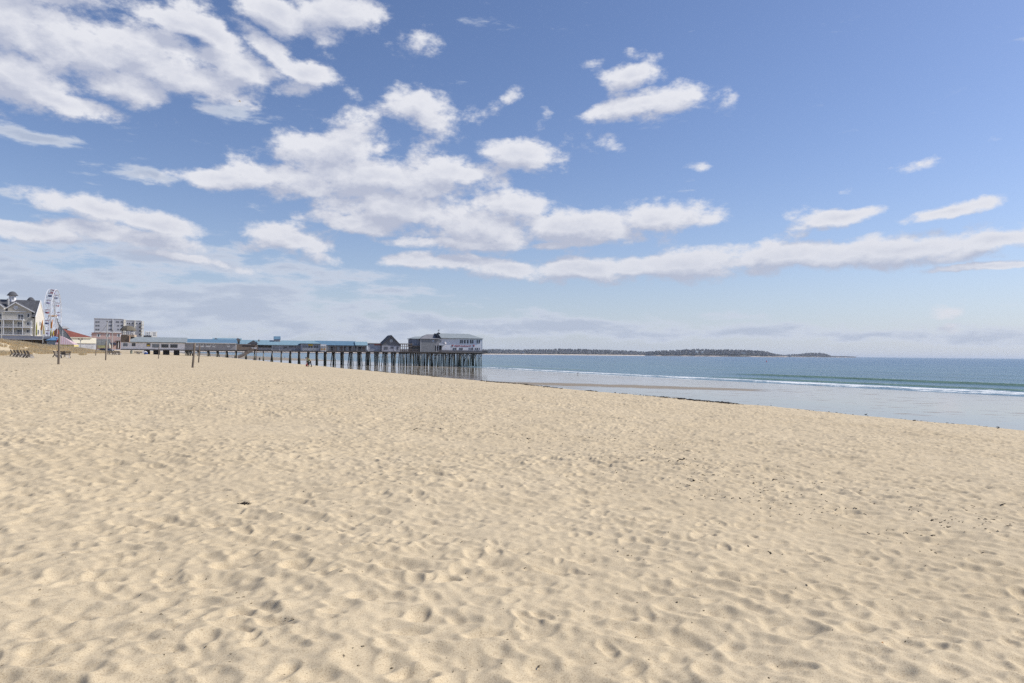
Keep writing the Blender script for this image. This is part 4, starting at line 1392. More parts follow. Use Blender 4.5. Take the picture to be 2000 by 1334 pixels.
# domed cupolas
for cx, bw, pb, pt_, pd, yy, pe in ((22.6, 7.2, 590, 577.4, 569, DEP * 0.5, 11.4), (58.6, 6.0, 588, 586.4, 580.2, DEP * 0.62, 7.8)):
    c = S.x(cx, yy)
    k_ = S.x(cx + 1, yy) - c
    zb, z1, z2 = S.z(cx, pb, yy), S.z(cx, pt_, yy), S.z(cx, pd, yy)
    m = MB(); m.lathe([(bw * k_, zb - 1.5), (bw * k_, z1)], 8, (c, yy, 0)); cu = m.build('cupola', WHITEW, S.e)
    m = MB()
    r = pe * k_
    m.lathe([(r, z1), (r * 0.98, z1 + 0.12), (r * 0.78, z1 + (z2 - z1) * 0.35), (r * 0.58, z1 + (z2 - z1) * 0.72), (r * 0.3, z2 - 0.12), (0.03, z2)], 18, (c, yy, 0))
    m.build('dome', DARKROOF, cu, True)
    if bw > 7:
        for a in range(8):
            an = R(22.5 + 45 * a)
            m = MB(); rr_ = bw * k_ * 0.95
            p_ = Vector((c + rr_ * math.cos(an), yy + rr_ * math.sin(an), 0)); t_ = Vector((-math.sin(an), math.cos(an), 0)) * 0.32
            m.beam((p_.x - t_.x, p_.y - t_.y, (zb + z1) / 2 + 0.1), (p_.x + t_.x, p_.y + t_.y, (zb + z1) / 2 + 0.1), 0.06, 0.9)
            if a % 2 == 0: m.build('pane', GLASSL, cu)
m = MB(); m.box(S.x(-30, 8), S.x(9, 8), 7, 11, S.z(5, 590, 8), S.z(5, 585, 8)); m.build('roof_plant', M('navy_screen', (0.03, 0.04, 0.07), 0.7), S.e)
m = MB(); m.box(S.x(13, 3), S.x(15.5, 3), 2, 4, S.z(14, 592, 3) - 1, S.z(14, 583.5, 3)); m.build('vent_stack', GREYL, S.e)

# ---- ferris wheel, seen almost edge on
c3 = at(102, 617.2, 330)
WR = 12.87
root = thing('ferris_wheel', 'tall white ferris wheel seen almost edge on behind the hotel', 'ferris wheel', (c3.x, c3.y, STREET), R(24))
hz = c3.z - STREET
WS = M('white_steel', (0.62, 0.63, 0.67), 0.45, 'stain', 0.05)
hw = 1.4
for sx in (-hw, hw):
    m = MB()
    n = 48
    ring = [(sx, WR * math.cos(2 * math.pi * i / n), hz + WR * math.sin(2 * math.pi * i / n)) for i in range(n + 1)]
    m.tube(ring, 0.15, 6, False)
    ring = [(sx, WR * 0.86 * math.cos(2 * math.pi * i / n), hz + WR * 0.86 * math.sin(2 * math.pi * i / n)) for i in range(n + 1)]
    m.tube(ring, 0.06, 5, False)
    m.build('rim', WS, root, True)
NG = 16
for i in range(NG):
    a = 2 * math.pi * (i + 0.5) / NG
    m = MB()
    for sx in (-hw, hw):
        m.tube([(sx * 0.8, 0.4 * math.cos(a), hz + 0.4 * math.sin(a)), (sx, WR * math.cos(a), hz + WR * math.sin(a))], 0.075, 5)
        a2 = a + math.pi / NG
        m.tube([(sx, WR * 0.86 * math.cos(a), hz + WR * 0.86 * math.sin(a)), (sx, WR * math.cos(a2), hz + WR * math.sin(a2))], 0.05, 4)
        m.tube([(sx, WR * 0.5 * math.cos(a), hz + WR * 0.5 * math.sin(a)), (-sx, WR * 0.86 * math.cos(a), hz + WR * 0.86 * math.sin(a))], 0.035, 4)
    m.tube([(-hw, WR * math.cos(a), hz + WR * math.sin(a)), (hw, WR * math.cos(a), hz + WR * math.sin(a))], 0.06, 5)
    m.build('spoke', WS, root)
    gy, gz = WR * math.cos(a), hz + WR * math.sin(a)
    m = MB(); m.lathe([(0.35, -2.0), (0.75, -1.85), (0.82, -1.35), (0.80, -1.15)], 10, (0, gy, gz))
    g = m.build('gondola', (M('lavender_tub', (0.35, 0.33, 0.50), 0.5), M('red_tub', (0.34, 0.12, 0.14), 0.5), M('navy_tub', (0.08, 0.10, 0.22), 0.5))[i % 3], root)
    m = MB(); m.lathe([(0.95, -0.32), (0.9, -0.2), (0.1, 0.02)], 10, (0, gy, gz)); m.build('canopy', M('dark_canopy', (0.16, 0.07, 0.10), 0.6), g)
    m = MB()
    for k in range(4):
        b = math.pi / 4 + k * math.pi / 2
        m.tube([(0.75 * math.cos(b), gy + 0.75 * math.sin(b), gz - 1.2), (0.75 * math.cos(b), gy + 0.75 * math.sin(b), gz - 0.3)], 0.03, 4)
    m.build('gondola_frame', WS, g)
m = MB(); m.tube([(-1.7, 0, hz), (1.7, 0, hz)], 0.38, 12); m.build('hub', M('orange_hub', (0.62, 0.36, 0.14), 0.5), root)
for sx in (-1.9, 1.9):
    for sy in (-6.5, 6.5):
        m = MB(); m.tube([(sx * 0.9, 0, hz), (sx * 1.5, sy, 0)], [0.22, 0.30], 8)
        m.build('leg', WS, root)
for yy in (-4.5, -1.5, 1.5, 4.5):
    m = MB(); m.box(-1.6, 1.6, yy - 0.7, yy + 0.7, 0, 3.3 + 0.8 * math.cos(yy)); m.build('loading_screen', WHITE, root)

# ---- upright coloured ride banners
def banner(px, py0, py1, wpx, Y, col, lab, lean=0.0):
    b = at(px, py1, Y); t = at(px, py0, Y)
    w = wpx / FPX * Y
    h = t.z - b.z
    r_ = thing('ride_banner', lab, 'banner', (b.x, b.y, STREET), 0.0, 'coloured ride boards beside the ferris wheel')
    o = b.z - STREET
    m = MB(); m.prism([(-w * 0.5, o), (w * 0.5, o), (w * 0.55 + lean, o + h * 0.6), (lean * 1.6 + w * 0.25, o + h), (-w * 0.45 + lean, o + h * 0.62)], -0.12, 0.12)
    m.build('board', M(col, {'orange_board': (0.60, 0.24, 0.05), 'ochre_board': (0.58, 0.44, 0.06), 'olive_board': (0.42, 0.40, 0.05)}[col], 0.6), r_)
    m = MB(); m.tube([(0, 0.2, 0), (lean, 0.2, o + h * 0.9)], 0.09, 6); m.build('pole', WS, r_)


banner(67.6, 632, 655, 3.6, 302, 'orange_board', 'leftmost orange ride board in front of the hotel gable')
banner(70.6, 629, 655, 2.0, 271, 'olive_board', 'tall olive yellow ride board beside the leftmost orange one')
banner(80.0, 625, 645, 2.6, 274, 'orange_board', 'slanting orange ride board left of the ferris wheel', 0.25)
banner(84.4, 635, 653, 2.6, 272, 'ochre_board', 'ochre ride board at the left foot of the ferris wheel')
banner(99.5, 624, 641, 2.6, 272, 'orange_board', 'orange ride board in front of the ferris wheel hub', 0.15)
banner(99.0, 644, 656, 2.4, 270, 'olive_board', 'low olive ride board under the ferris wheel')
banner(103.6, 645, 655, 1.8, 270, 'ochre_board', 'small ochre ride board at the right foot of the ferris wheel')

# ---- long low building with dark roof behind the dune grass
LF = Frame(*at(50, 670, 268)[:2], 14.0)
S = Site(LF, 'arcade_building', 'long low building with dark roof and white fascia behind the dune', 'building', 30, 0.0, EYE - 0.1)
xl = S.x(-90); xr = S.x(90)
z_e, z_t = S.z(50, 661.5), S.z(50, 655.8)
MB().box(xl, xr, 0, 10, -0.6, z_e).build('wall', M('dark_brown_wall', (0.085, 0.065, 0.05), 0.9, 'board', 0.2), S.e)
MB().box(S.x(4), S.x(30), -0.12, -0.003, S.z(20, 671), S.z(20, 663.2)).build('brick_front', M('brick_red_wall', (0.17, 0.055, 0.045), 0.9, 'shingle'), S.e)
MB().box(S.x(30.6), S.x(33), -0.5, -0.15, -0.5, S.z(20, 663.2)).build('blue_post', M('blue_paint', (0.03, 0.13, 0.38), 0.6), S.e)
m = MB(); m.add([(xl, -1.3, z_e), (S.x(106), -1.3, z_e), (S.x(97), 5, z_t), (xl, 5, z_t), (xl, 11, z_e), (S.x(106), 11, z_e)], [(0, 1, 2, 3), (3, 2, 5, 4), (0, 3, 4), (1, 5, 2), (0, 4, 5, 1)])
m.build('roof', M('slate_roofing', (0.12, 0.125, 0.15), 0.8, 'stain', 0.15), S.e)
MB().box(xl, S.x(85), -1.45, -1.303, S.z(50, 663.2), S.z(50, 661.9)).build('fascia', WHITE, S.e)

# ---- blue kiosk, striped tent, red roof hall, billboard wall
S = Site(Frame(*at(103, 670, 262)[:2], 10), 'beach_kiosk', 'small blue beach kiosk with bright blue hipped roof beside the wooden post', 'kiosk', 103, 0.0, EYE - 0.3)
S.box('wall', M('pale_blue_wall', (0.26, 0.33, 0.40), 0.7, 'board'), 91.5, 113, 666.2, 678, 0.0, 4.6, z0=-1.5)
S.box('dark_band', BLACKW, 90.5, 113.5, 664.7, 666.1, -0.25, 2.8)
MB().roof(S.x(90.2), S.x(113.8), 0, 4.6, S.z(103, 664.9), S.z(103, 656.8), 2.2, 2.2, 0.25, 0.05).build('roof', M('bright_blue_roof', (0.13, 0.25, 0.42), 0.6), S.e)
S.box('counter_flap', M('grey_blue_flap', (0.24, 0.29, 0.35), 0.7), 94, 106, 669, 674, -0.1, -0.003)
S.box('red_sign', M('dark_red_sign', (0.35, 0.02, 0.03), 0.6), 110.8, 113.6, 663.6, 668.6, -0.4, -0.27)

b = at(131, 676, 264)
root = thing('striped_tent', 'red and white striped tent roof over a yellow valance', 'tent', (b.x, b.y, EYE - 0.3), R(12))
k_ = 264 / FPX
def tz(py, px=131): return EYE - (py - hor(px)) * k_ - (EYE - 0.3)
m = MB()
m.add([(-17 * k_, -2, tz(673)), (16.5 * k_, -2, tz(673)), (16.5 * k_, 2.5, tz(673)), (-17 * k_, 2.5, tz(673)), (-14 * k_, 0, tz(655.5)), (-7 * k_, 0, tz(657.5))],
      [(0, 1, 5, 4), (1, 2, 5), (2, 3, 4, 5), (3, 0, 4), (0, 3, 2, 1)])
m.build('canopy', M('red_white_stripes', (0.56, 0.48, 0.50), 0.7, 'stripe', 0.05, col2=(0.48, 0.30, 0.33)), root)
MB().box(-16.5 * k_, 16 * k_, -1.9, 2.4, tz(677), tz(673.2)).build('valance', M('yellow_valance', (0.70, 0.60, 0.28), 0.7), root)
for sx in (-16, 15.6):
    for sy in (-1.8, 2.3): MB().box(sx * k_ - 0.07, sx * k_ + 0.07, sy - 0.05, sy + 0.05, -0.9, tz(677)).build('pole', WS, root)

b = at(112, 650, 290)
root = thing('ride_ramp', 'dark curved steel ramp rails with a grey canvas side rising beside the ferris wheel', 'ride', (b.x, b.y, STREET), R(10))
k_ = 290 / FPX
def rp(px, py): return ((px - 112) * k_, 0.0, EYE - (py - hor(112)) * k_ - STREET)
for (pts, yy) in (([(111.5, 622), (113, 630), (116, 635), (121, 642), (130, 652), (138, 664), (148, 678)], -0.3), ([(111.8, 640), (114.5, 646), (117, 655), (119.5, 664), (122, 672)], 0.5)):
    m = MB(); m.tube([(rp(*q)[0], yy, rp(*q)[2]) for q in pts], 0.16, 6); m.build('rail', M('dark_steel', (0.07, 0.09, 0.11), 0.5), root)
m = MB()
poly = [rp(*q) for q in ((113, 632), (116, 637), (121, 644), (130, 654), (137, 664), (128, 664), (117, 664))]
m.prism([(q[0], q[2]) for q in poly], 0.1, 0.3); m.build('canvas_side', M('grey_canvas', (0.40, 0.42, 0.43), 0.8), root)
for q in ((111.6, 624), (121, 644), (138, 665)):
    a = rp(*q); MB().box(a[0] - 0.08, a[0] + 0.08, -0.1, 0.1, -0.3, a[2]).build('post', WS, root)

S = Site(Frame(*at(150, 675, 300)[:2], 44), 'red_roof_hall', 'cream hall with a sloping brick red roof between the rides and the pier', 'building', 137, 0.0, STREET)
S.box('wall', M('cream_wall', (0.86, 0.82, 0.68), 0.8, 'stain', 0.04), 120, 188, 659.6, 670.5, 0.0, 14.0)
S.box('lower_wall', M('pale_grey_wall', (0.50, 0.51, 0.54), 0.8), 120, 188, 670.6, 684, 0.3, 13.6, z0=-0.5)
m = MB()
zE, zR = S.z(150, 658.6), S.z(127, 641.5)
m.add([(S.x(108), -0.4, zE), (S.x(181), -0.4, S.z(181, 659)), (S.x(181), 14.4, S.z(181, 659)), (S.x(108), 14.4, zE), (S.x(118), 5, zR), (S.x(127), 5, zR), (S.x(127), 9, zR), (S.x(118), 9, zR)],
      [(0, 1, 5, 4), (1, 2, 6, 5), (2, 3, 7, 6), (3, 0, 4, 7), (4, 5, 6, 7), (0, 3, 2, 1)])
m.build('roof', M('brick_red_roof', (0.25, 0.085, 0.065), 0.85, 'shingle'), S.e)
S.box('eave_board', M('cream_trim', (0.75, 0.72, 0.6), 0.7), 134, 180, 658.7, 659.9, -0.5, -0.41)
m = MB(); m.roof(S.x(119, 16), S.x(133, 16), 14.8, 18, S.z(125, 641.5, 16), S.z(125, 637.0, 16), 1, 1.2, 0.3); m.box(S.x(121, 16), S.x(130, 16), 15, 17.8, 0, S.z(125, 641.6, 16)); m.build('rear_gable', GREYL, S.e)

# ---- grey apartment block
S = Site(Frame(*at(213, 650, 430)[:2], 28), 'apartment_block', 'large slate grey apartment block with rows of windows behind the pink house', 'building', 183, 0.0, STREET)
AG = M('slate_cladding', (0.42, 0.44, 0.50), 0.75, 'siding', 0.05)
S.box('wall', AG, 183, 243, 622.8, 660, 0.0, 16.0, z0=0)
S.box('wall', AG, 243, 276, 626.2, 660, 1.0, 16.0, z0=0)
S.box('parapet', M('pale_coping', (0.5, 0.52, 0.56), 0.7), 182.6, 240.5, 622.0, 622.8, -0.2, 16.2)
S.box('parapet', M('pale_coping', (0.5, 0.52, 0.56)), 244.8, 274, 625.5, 626.2, 0.8, 16.2)
CR = M('cream_panel', (0.78, 0.75, 0.66), 0.7)
for a, b, t in ((218.8, 220.2, 623), (240.8, 244.6, 624), (262, 263.4, 626), (276, 277.4, 627), (278.4, 280.0, 627)):
    S.box('stair_strip', CR if a > 230 else M('pale_pilaster', (0.55, 0.56, 0.58)), a, b, t, 660, -0.35, 1.6, z0=0)
for a, b, n in ((186.2, 189.2, 2), (190.2, 193.6, 2), (212.2, 218.2, 3), (226.0, 231.8, 2), (235.2, 238.8, 1)):
    for r_, (c, d) in enumerate(((627.6, 630.2), (634.6, 637.6), (642.2, 645.2))):
        if a > 225 and a < 230 and r_: 
            S.window(229.0, 231.8, c, d, GLASS, AG, 0.0, n, 0.12)
            continue
        S.window(a, b, c, d, GLASS, AG, 0.0, n, 0.12)
for a, b, rows in ((247.4, 249.6, 1), (250.8, 253.6, 2), (257.4, 259.8, 1), (265.2, 268.0, 1), (271, 274.2, 4)):
    for r_ in range(rows):
        c = 630.4 + (r_ * 7.2)
        S.window(a, b, c, c + 3.0, GLASS, AG, 1.0, 1, 0.12)
for r_ in range(4):
    m = MB(); c = S.z(278, 634 + 6.4 * r_)
    m.box(S.x(274.8), S.x(279.8), -0.7, 0.9, c, c + 0.25); m.build('balcony', CR, S.e)

# ---- white apartments farther off
S = Site(Frame(*at(296, 650, 520)[:2], 30), 'white_apartments', 'far white apartment building showing above the pier hall roof', 'building', 285, 0.0, STREET)
S.box('wall', M('white_render', (0.82, 0.81, 0.78), 0.7), 284, 306.6, 647.6, 661, 0.0, 14, z0=0)
for a, b in ((286.6, 288.6), (290.6, 292.4), (299.4, 301.6), (302.6, 304.0)):
    for c in (649.4, 653.4): S.window(a, b, c, c + 1.7, GLASS, WHITE, 0.0, 1, 0.1)
S.box('front_block', M('dark_low_roof', (0.06, 0.065, 0.08), 0.8), 280.4, 295.6, 655.2, 661, -8, -0.3, z0=0)

# ---- pink house
S = Site(Frame(*at(207, 670, 330)[:2], 28), 'pink_house', 'pink two storey house with white shuttered windows left of the pier entrance', 'house', 177, 0.0, STREET)
S.box('wall', M('pink_siding', (0.56, 0.40, 0.365), 0.8, 'siding', 0.06), 178.5, 236, 649.8, 683, 0.0, 10, z0=0)
S.box('eave_board', WHITE, 185, 238, 647.8, 649.6, -0.5, -0.05)
m = MB(); m.prism([(S.x(176.8), S.z(180, 653.4)), (S.x(187), S.z(186, 648.8)), (S.x(238), S.z(236, 648.0)), (S.x(238), S.z(236, 649.6)), (S.x(187), S.z(186, 650.2))], -0.45, 10.5)
m.build('roof', M('faded_red_roof', (0.32, 0.15, 0.12), 0.85, 'shingle'), S.e)
for a in (190.9, 209.0, 230.6):
    w = S.window(a, a + 2.9, 652.6, 657.6, GLASS, WHITE, 0.0, 1, 0.14)
    for q in (a - 2.2, a + 3.5): S.box('shutter', WHITE, q, q + 1.5, 652.4, 657.8, -0.05, -0.003)
S.box('lower_front', M('grey_shopfront', (0.27, 0.29, 0.30), 0.8, 'board'), 188, 216, 662.4, 674.5, -1.2, -0.003)
S.box('fence_panel', M('olive_hoarding', (0.34, 0.34, 0.18), 0.8), 191, 208, 674.6, 679.6, -3.0, -2.9)
S.box('balcony', GREYL, 226.4, 235.4, 664.4, 665.8, -2.0, -0.003)
m = MB(); railing(m, S.x(226.4), S.x(235.4), -1.95, S.z(231, 664.4), 1.4, 0.5, 0.08); m.build('railing', GREYW, S.e)
for a in (228.0, 232.4): S.box('doorway', BLACKW, a, a + 2.2, 666.4, 681.6, -0.1, -0.003)
for a, cname, cc in ((230.8, 'white_board', (0.75, 0.75, 0.74)),): S.box('white_board', M(cname, cc, 0.6), a, a + 1.2, 667.4, 680, -0.3, -0.12)
S.box('awning', M('navy_awning', (0.02, 0.045, 0.10), 0.7), 215.8, 221.6, 669.8, 673.2, -2.4, -0.003)
S.box('awning', M('navy_awning', (0.02, 0.045, 0.10)), 223.4, 226.0, 670.2, 674.2, -2.4, -0.003)

b = at(214.2, 679, 300)
root = thing('closed_umbrella', 'closed cream sunshade standing by the navy awning', 'umbrella', (b.x, b.y, EYE - 0.4))
m = MB(); m.lathe([(0.05, 1.2), (0.42, 1.35), (0.36, 2.4), (0.14, 3.2), (0.02, 3.4)], 10); m.build('canopy', M('cream_canvas', (0.70, 0.66, 0.52), 0.8), root)
m = MB(); m.tube([(0, 0, 0), (0, 0, 3.5)], 0.04, 6); m.build('pole', WS, root)


# ---- cars parked behind the dune
def car(px, Y, z, col, lab, rz):
    b = at(px, 670, Y)
    r_ = thing('parked_car', lab, 'car', (b.x, b.y, z), rz, 'cars parked behind the dune')
    m = MB()
    prof = [(-2.2, 0.35), (-2.15, 0.78), (-1.75, 0.88), (-1.35, 0.92), (1.1, 0.92), (2.0, 0.80), (2.2, 0.55), (2.15, 0.32)]
    m.prism(prof, -0.88, 0.88); m.build('body', M('car_' + col, {'silver': (0.50, 0.51, 0.54), 'navy': (0.04, 0.05, 0.10)}[col], 0.25, 'plain', 0.03, metal=0.3), r_)
    m = MB()
    m.add([(-1.55, -0.80, 0.9), (1.05, -0.80, 0.9), (1.05, 0.80, 0.9), (-1.55, 0.80, 0.9), (-1.1, -0.64, 1.42), (0.35, -0.64, 1.44), (0.35, 0.64, 1.44), (-1.1, 0.64, 1.42)],
          [(0, 1, 5, 4), (1, 2, 6, 5), (2, 3, 7, 6), (3, 0, 4, 7), (0, 3, 2, 1), (4, 5, 6, 7)])
    m.build('windows', GLASS, r_)
    m = MB(); m.box(-1.08, 0.36, -0.64, 0.64, 1.425, 1.47); m.build('roof', _mats['car_' + col], r_)
    for sx in (-1.35, 1.35):
        for sy in (-0.82, 0.82):
            m = MB(); m.tube([(sx, sy - 0.1, 0.32), (sx, sy + 0.1, 0.32)], 0.32, 14); t = m.build('wheel', M('tyre', (0.02, 0.02, 0.02), 0.8, 'plain'), r_)
            m = MB(); m.tube([(sx, sy - 0.11, 0.32), (sx, sy + 0.11, 0.32)], 0.18, 10); m.build('rim', WS, t)


car(10, 258, EYE + 0.9, 'silver', 'silver car mostly hidden behind the dune under the brick red wall', R(12))
car(26.5, 259, EYE + 0.75, 'silver', 'second silver car, nearer the blue post behind the dune', R(12))
car(203, 296, EYE - 0.75, 'navy', 'dark blue car in front of the olive hoarding', R(9))
car(211.5, 298, EYE - 0.70, 'navy', 'dark blue car just left of the closed cream sunshade', R(9))


# ---- lamp posts and masts
def lamp(px, py0, Y, lab, kind, pyb=None):
    b = on_ground(px, Y)
    top = at(px, py0, Y).z - b.z
    r_ = thing('street_lamp', lab, 'street lamp', tuple(b), 0.0, 'lamp posts behind the dunes')
    m = MB(); m.tube([(0, 0, -0.3), (0, 0, top)], [0.17, 0.12], 8); m.build('pole', M('galvanised_pole', (0.42, 0.42, 0.41), 0.5), r_)
    HD = M('white_globe', (0.85, 0.83, 0.76), 0.3, 'plain')
    if kind == 'heads':
        m = MB(); m.ball((0.15, 0, top + 0.1), 0.20, 10, 6); m.build('globe', HD, r_, True)
        m = MB(); m.tube([(0, 0, top - 0.3), (0.75, 0, top + 0.35)], 0.05, 6); m.build('arm', WS, r_)
        m = MB(); m.ball((0.85, 0, top + 0.5), 0.34, 10, 6, (1, 1, 0.7)); m.build('globe', HD, r_, True)
    elif kind == 'twin':
        for sx in (-0.75, 0.65):
            m = MB(); m.tube([(0, 0, top - 0.7), (sx * 0.6, 0, top - 0.35), (sx, 0, top - 0.15)], 0.05, 6); a_ = m.build('arm', GREYD, r_)
            m = MB(); m.ball((sx, 0, top), 0.34, 10, 6, (1, 1, 0.8)); m.build('shade', M('dark_shade', (0.10, 0.09, 0.08), 0.6), a_, True)
    elif kind == 'guy':
        m = MB(); m.tube([(0, 0, top * 0.4), (1.1, 0, 0)], 0.04, 5); m.build('guy', GREYL, r_)
    elif kind == 'flood':
        m = MB(); m.box(-0.35, 0.35, -0.15, 0.15, top - 0.05, top + 0.22); m.build('floodlight', GREYL, r_)
    return r_


lamp(2.6, 606, 262, 'tall pale lamp post with two white globes at the left edge', 'heads')
lamp(83.4, 633, 262, 'pale bare pole with a guy brace between hotel and blue kiosk', 'guy')
lamp(157.4, 662.5, 280, 'short post with two dark shades before the red roofed hall', 'twin')
m5 = lamp(208.8, 628, 240, 'tall thin pale mast behind the third net post', 'flood')
lamp(219.4, 646, 262, 'thin pale mast between the pink house windows', 'flood')
a = at(208.8, 633, 240); b = at(185.5, 650, 252)
m = MB()
pts = [a.lerp(b, t) - Vector((0, 0, 1.1 * math.sin(math.pi * t))) for t in [i / 10 for i in range(11)]]
m.tube(pts, 0.05, 4); o = m.build('overhead_cable', M('dark_steel', (0.07, 0.09, 0.11), 0.5)); tag(o, 'thin dark cable sagging from the tall mast towards the red roofed hall', 'cable')

# ================================================================ ON THE BEACH
rnd = random.Random(11)
POSTW = M('weathered_post', (0.20, 0.165, 0.135), 0.9, 'algae', 0.15, 3.0, col2=(0.16, 0.125, 0.10))


def net_post(px, py_b, py_t, Y, lean_px, lab, r=0.075):
    b = on_ground(px, Y)
    hgt = (py_b - py_t) / FPX * Y
    lean = lean_px / FPX * Y
    r_ = thing('net_post', lab, 'post', tuple(b), 0.0, 'wooden volleyball net posts in the sand')
    n = 7
    pts = [(lean * i / n + rnd.uniform(-.008, .008), rnd.uniform(-.01, .01), -0.3 + (hgt + 0.3) * i / n) for i in range(n + 1)]
    m = MB(); m.tube(pts, [r * (1.08 - 0.16 * i / n) for i in range(n + 1)], 10); m.build('timber', POSTW, r_, True)
    t = pts[-1]
    m = MB(); m.tube([(t[0] - 0.16 * 0, t[1] - r * 1.5, t[2] - 0.12), (t[0], t[1] + r * 1.5, t[2] - 0.12)], 0.02, 6)
    m.tube([(t[0], t[1] - r * 1.4, t[2] - 0.12), (t[0], t[1] - r * 1.9, t[2] - 0.2)], 0.016, 6)
    m.build('eye_bolt', M('rusty_iron', (0.12, 0.05, 0.03), 0.8), r_)


net_post(115, 711.5, 652, 56.5, 0.8, 'thick grey wooden post, nearest the blue kiosk', 0.085)
net_post(187, 695, 674.5, 140, 2.6, 'short leaning post beside the dune grass below the cream hall', 0.08)
net_post(207, 702, 664.5, 88, 0.4, 'dark brown post in front of the tall pale mast', 0.08)
net_post(310, 699.5, 675.5, 136, 1.0, 'thin post in front of the white pier hall windows', 0.075)
net_post(376.8, 720.5, 672.5, 69, 3.6, 'larger leaning post of the pair before the grey hall', 0.10)
net_post(388.4, 707.8, 675.0, 102, 1.8, 'smaller post, right of the pair before the grey hall', 0.09)


# ---- slatted wooden benches stored at the foot of the dune
WB = M('bench_shaded_slats', (0.10, 0.085, 0.075), 0.9, 'board', 0.2)  # bench backs coloured dark to carry the shade on them
WL = M('bench_grey_planks', (0.46, 0.43, 0.40), 0.9, 'board', 0.15)


def make_bench(lab, group, L=1.15):
    r_ = thing('wooden_bench', lab, 'bench', (0, 0, 0), 0.0, group)
    m = MB()
    for i in range(3):
        z = 0.55 + 0.16 * i; y = 0.18 + 0.07 * i
        m.beam((-L / 2, y, z), (L / 2, y, z), 0.04, 0.11)
    m.build('backrest', WB, r_)
    m = MB()
    for i in range(3): m.box(-L / 2, L / 2, -0.32 + i * 0.16, -0.18 + i * 0.16, 0.40, 0.44)
    m.build('seat', WL, r_)
    for sx in (-L / 2 + 0.08, L / 2 - 0.08):
        m = MB(); m.beam((sx, -0.30, 0.0), (sx, 0.02, 0.42), 0.07, 0.30); m.build('leg', WL, r_)
        m = MB(); m.beam((sx, 0.42, 0.0), (sx, 0.16, 0.42), 0.07, 0.10); m.beam((sx, 0.10, 0.40), (sx, 0.34, 0.98), 0.07, 0.10)
        m.build('back_support', WB, r_)
    return r_


bench0 = None
NAMES = ['farthest', 'second', 'third', 'fourth', 'fifth', 'nearest']
for i in range(6):
    px = 26.5 + 6.6 * i; Y = 101 - 2.6 * i
    lab = '%s bench of the row of six at the foot of the dune' % NAMES[i] if i in (0, 5) else '%s bench from the left in the row of six below the dune' % NAMES[i]
    if bench0 is None:
        bench0 = make_bench(lab, 'slatted benches stored below the dune'); o = bench0
    else:
        o = copy_tree(bench0); o['label'] = lab
    o.location = on_ground(px, Y); o.rotation_euler = (R(-1), 0, R(128 + (i % 3) * 3))
for px, Y, rz, lab in ((122.5, 100, 178, 'pale backed bench standing behind the thick grey post'), (128, 92, 20, 'low dark bench right of the thick grey post'),
                       (113.0, 99, 96, 'bench seen end on, left of the thick grey post')):
    o = copy_tree(bench0); o['label'] = lab; o.location = on_ground(px, Y); o.rotation_euler = (0, 0, R(rz))
for i, (px, Y, rz) in enumerate(((214.5, 178, 20), (218, 182, 60), (222, 180, 110), (226.5, 181, 15), (230, 178, 70), (233.5, 182, 150))):
    o = copy_tree(bench0); o['label'] = '%s from the left of six jumbled benches left of the pier' % ('first', 'second', 'third', 'fourth', 'fifth', 'sixth')[i]
    o['group'] = 'jumbled benches by the pier entrance'
    o.location = on_ground(px, Y); o.rotation_euler = (0, 0, R(rz))
for i, (px, Y, rz) in enumerate(((266, 248, 30), (270.5, 249, 80), (274, 248, 10))):
    o = copy_tree(bench0); o['label'] = '%s of three benches in the shade under the pier hall' % ('left', 'middle', 'right')[i]
    o['group'] = 'benches under the pier hall'
    o.location = on_ground(px, Y); o.rotation_euler = (0, 0, R(rz))
b = on_ground(257, 246)
r_ = thing('litter_bin', 'grey green litter bin under the landward end of the pier hall', 'bin', tuple(b))
m = MB(); m.lathe([(0.32, 0), (0.36, 0.05), (0.38, 0.95), (0.40, 1.0)], 14); m.build('barrel', M('grey_green_bin', (0.22, 0.24, 0.20), 0.7), r_)
m = MB(); m.lathe([(0.41, 1.0), (0.38, 1.12), (0.15, 1.22), (0.02, 1.24)], 14); m.build('lid', M('dark_bin_lid', (0.05, 0.05, 0.05), 0.6), r_)
b = on_ground(283, 245)
r_ = thing('covered_cart', 'small cart under a white and blue cover beneath the pier hall', 'cart', tuple(b), R(15))
m = MB(); m.prism([(-0.75, 0.5), (0.75, 0.25), (0.8, 0.8), (0.2, 1.25), (-0.6, 1.3)], -0.45, 0.45); m.build('cover', M('white_cover', (0.82, 0.82, 0.84), 0.6), r_)
m = MB(); m.prism([(-0.1, 0.25), (0.86, 0.15), (0.84, 0.72), (0.2, 0.8)], -0.48, 0.48); m.build('blue_flap', M('blue_flap', (0.04, 0.10, 0.35), 0.6), r_)
for sy in (-0.4, 0.4):
    m = MB(); m.tube([(0, sy - 0.04, 0.2), (0, sy + 0.04, 0.2)], 0.2, 12); m.build('wheel', M('tyre', (0.02, 0.02, 0.02)), r_)


# ---- people
SKIN = M('skin', (0.50, 0.32, 0.23), 0.6, 'plain', 0.05)


def skin_body(name, joints, edges, mat, parent, root_i=0, sub=2):
    me = bpy.data.meshes.new(name)
    me.from_pydata([j[:3] for j in joints], edges, [])
    me.materials.append(mat)
    o = bpy.data.objects.new(name, me)
    COL.objects.link(o); o.parent = parent
    mod = o.modifiers.new('skin', 'SKIN')
    mod.use_smooth_shade = True
    lay = me.skin_vertices[0] if me.skin_vertices else None
    if lay is None:
        bpy.context.view_layer.objects.active = o
        lay = me.skin_vertices.new() if hasattr(me.skin_vertices, 'new') else None
    if lay is not None:
        for i, j in enumerate(joints):
            lay.data[i].radius = (j[3], j[4] if len(j) > 4 else j[3])
        lay.data[root_i].use_root = True
    s_ = o.modifiers.new('sub', 'SUBSURF'); s_.levels = sub; s_.render_levels = sub
    return o


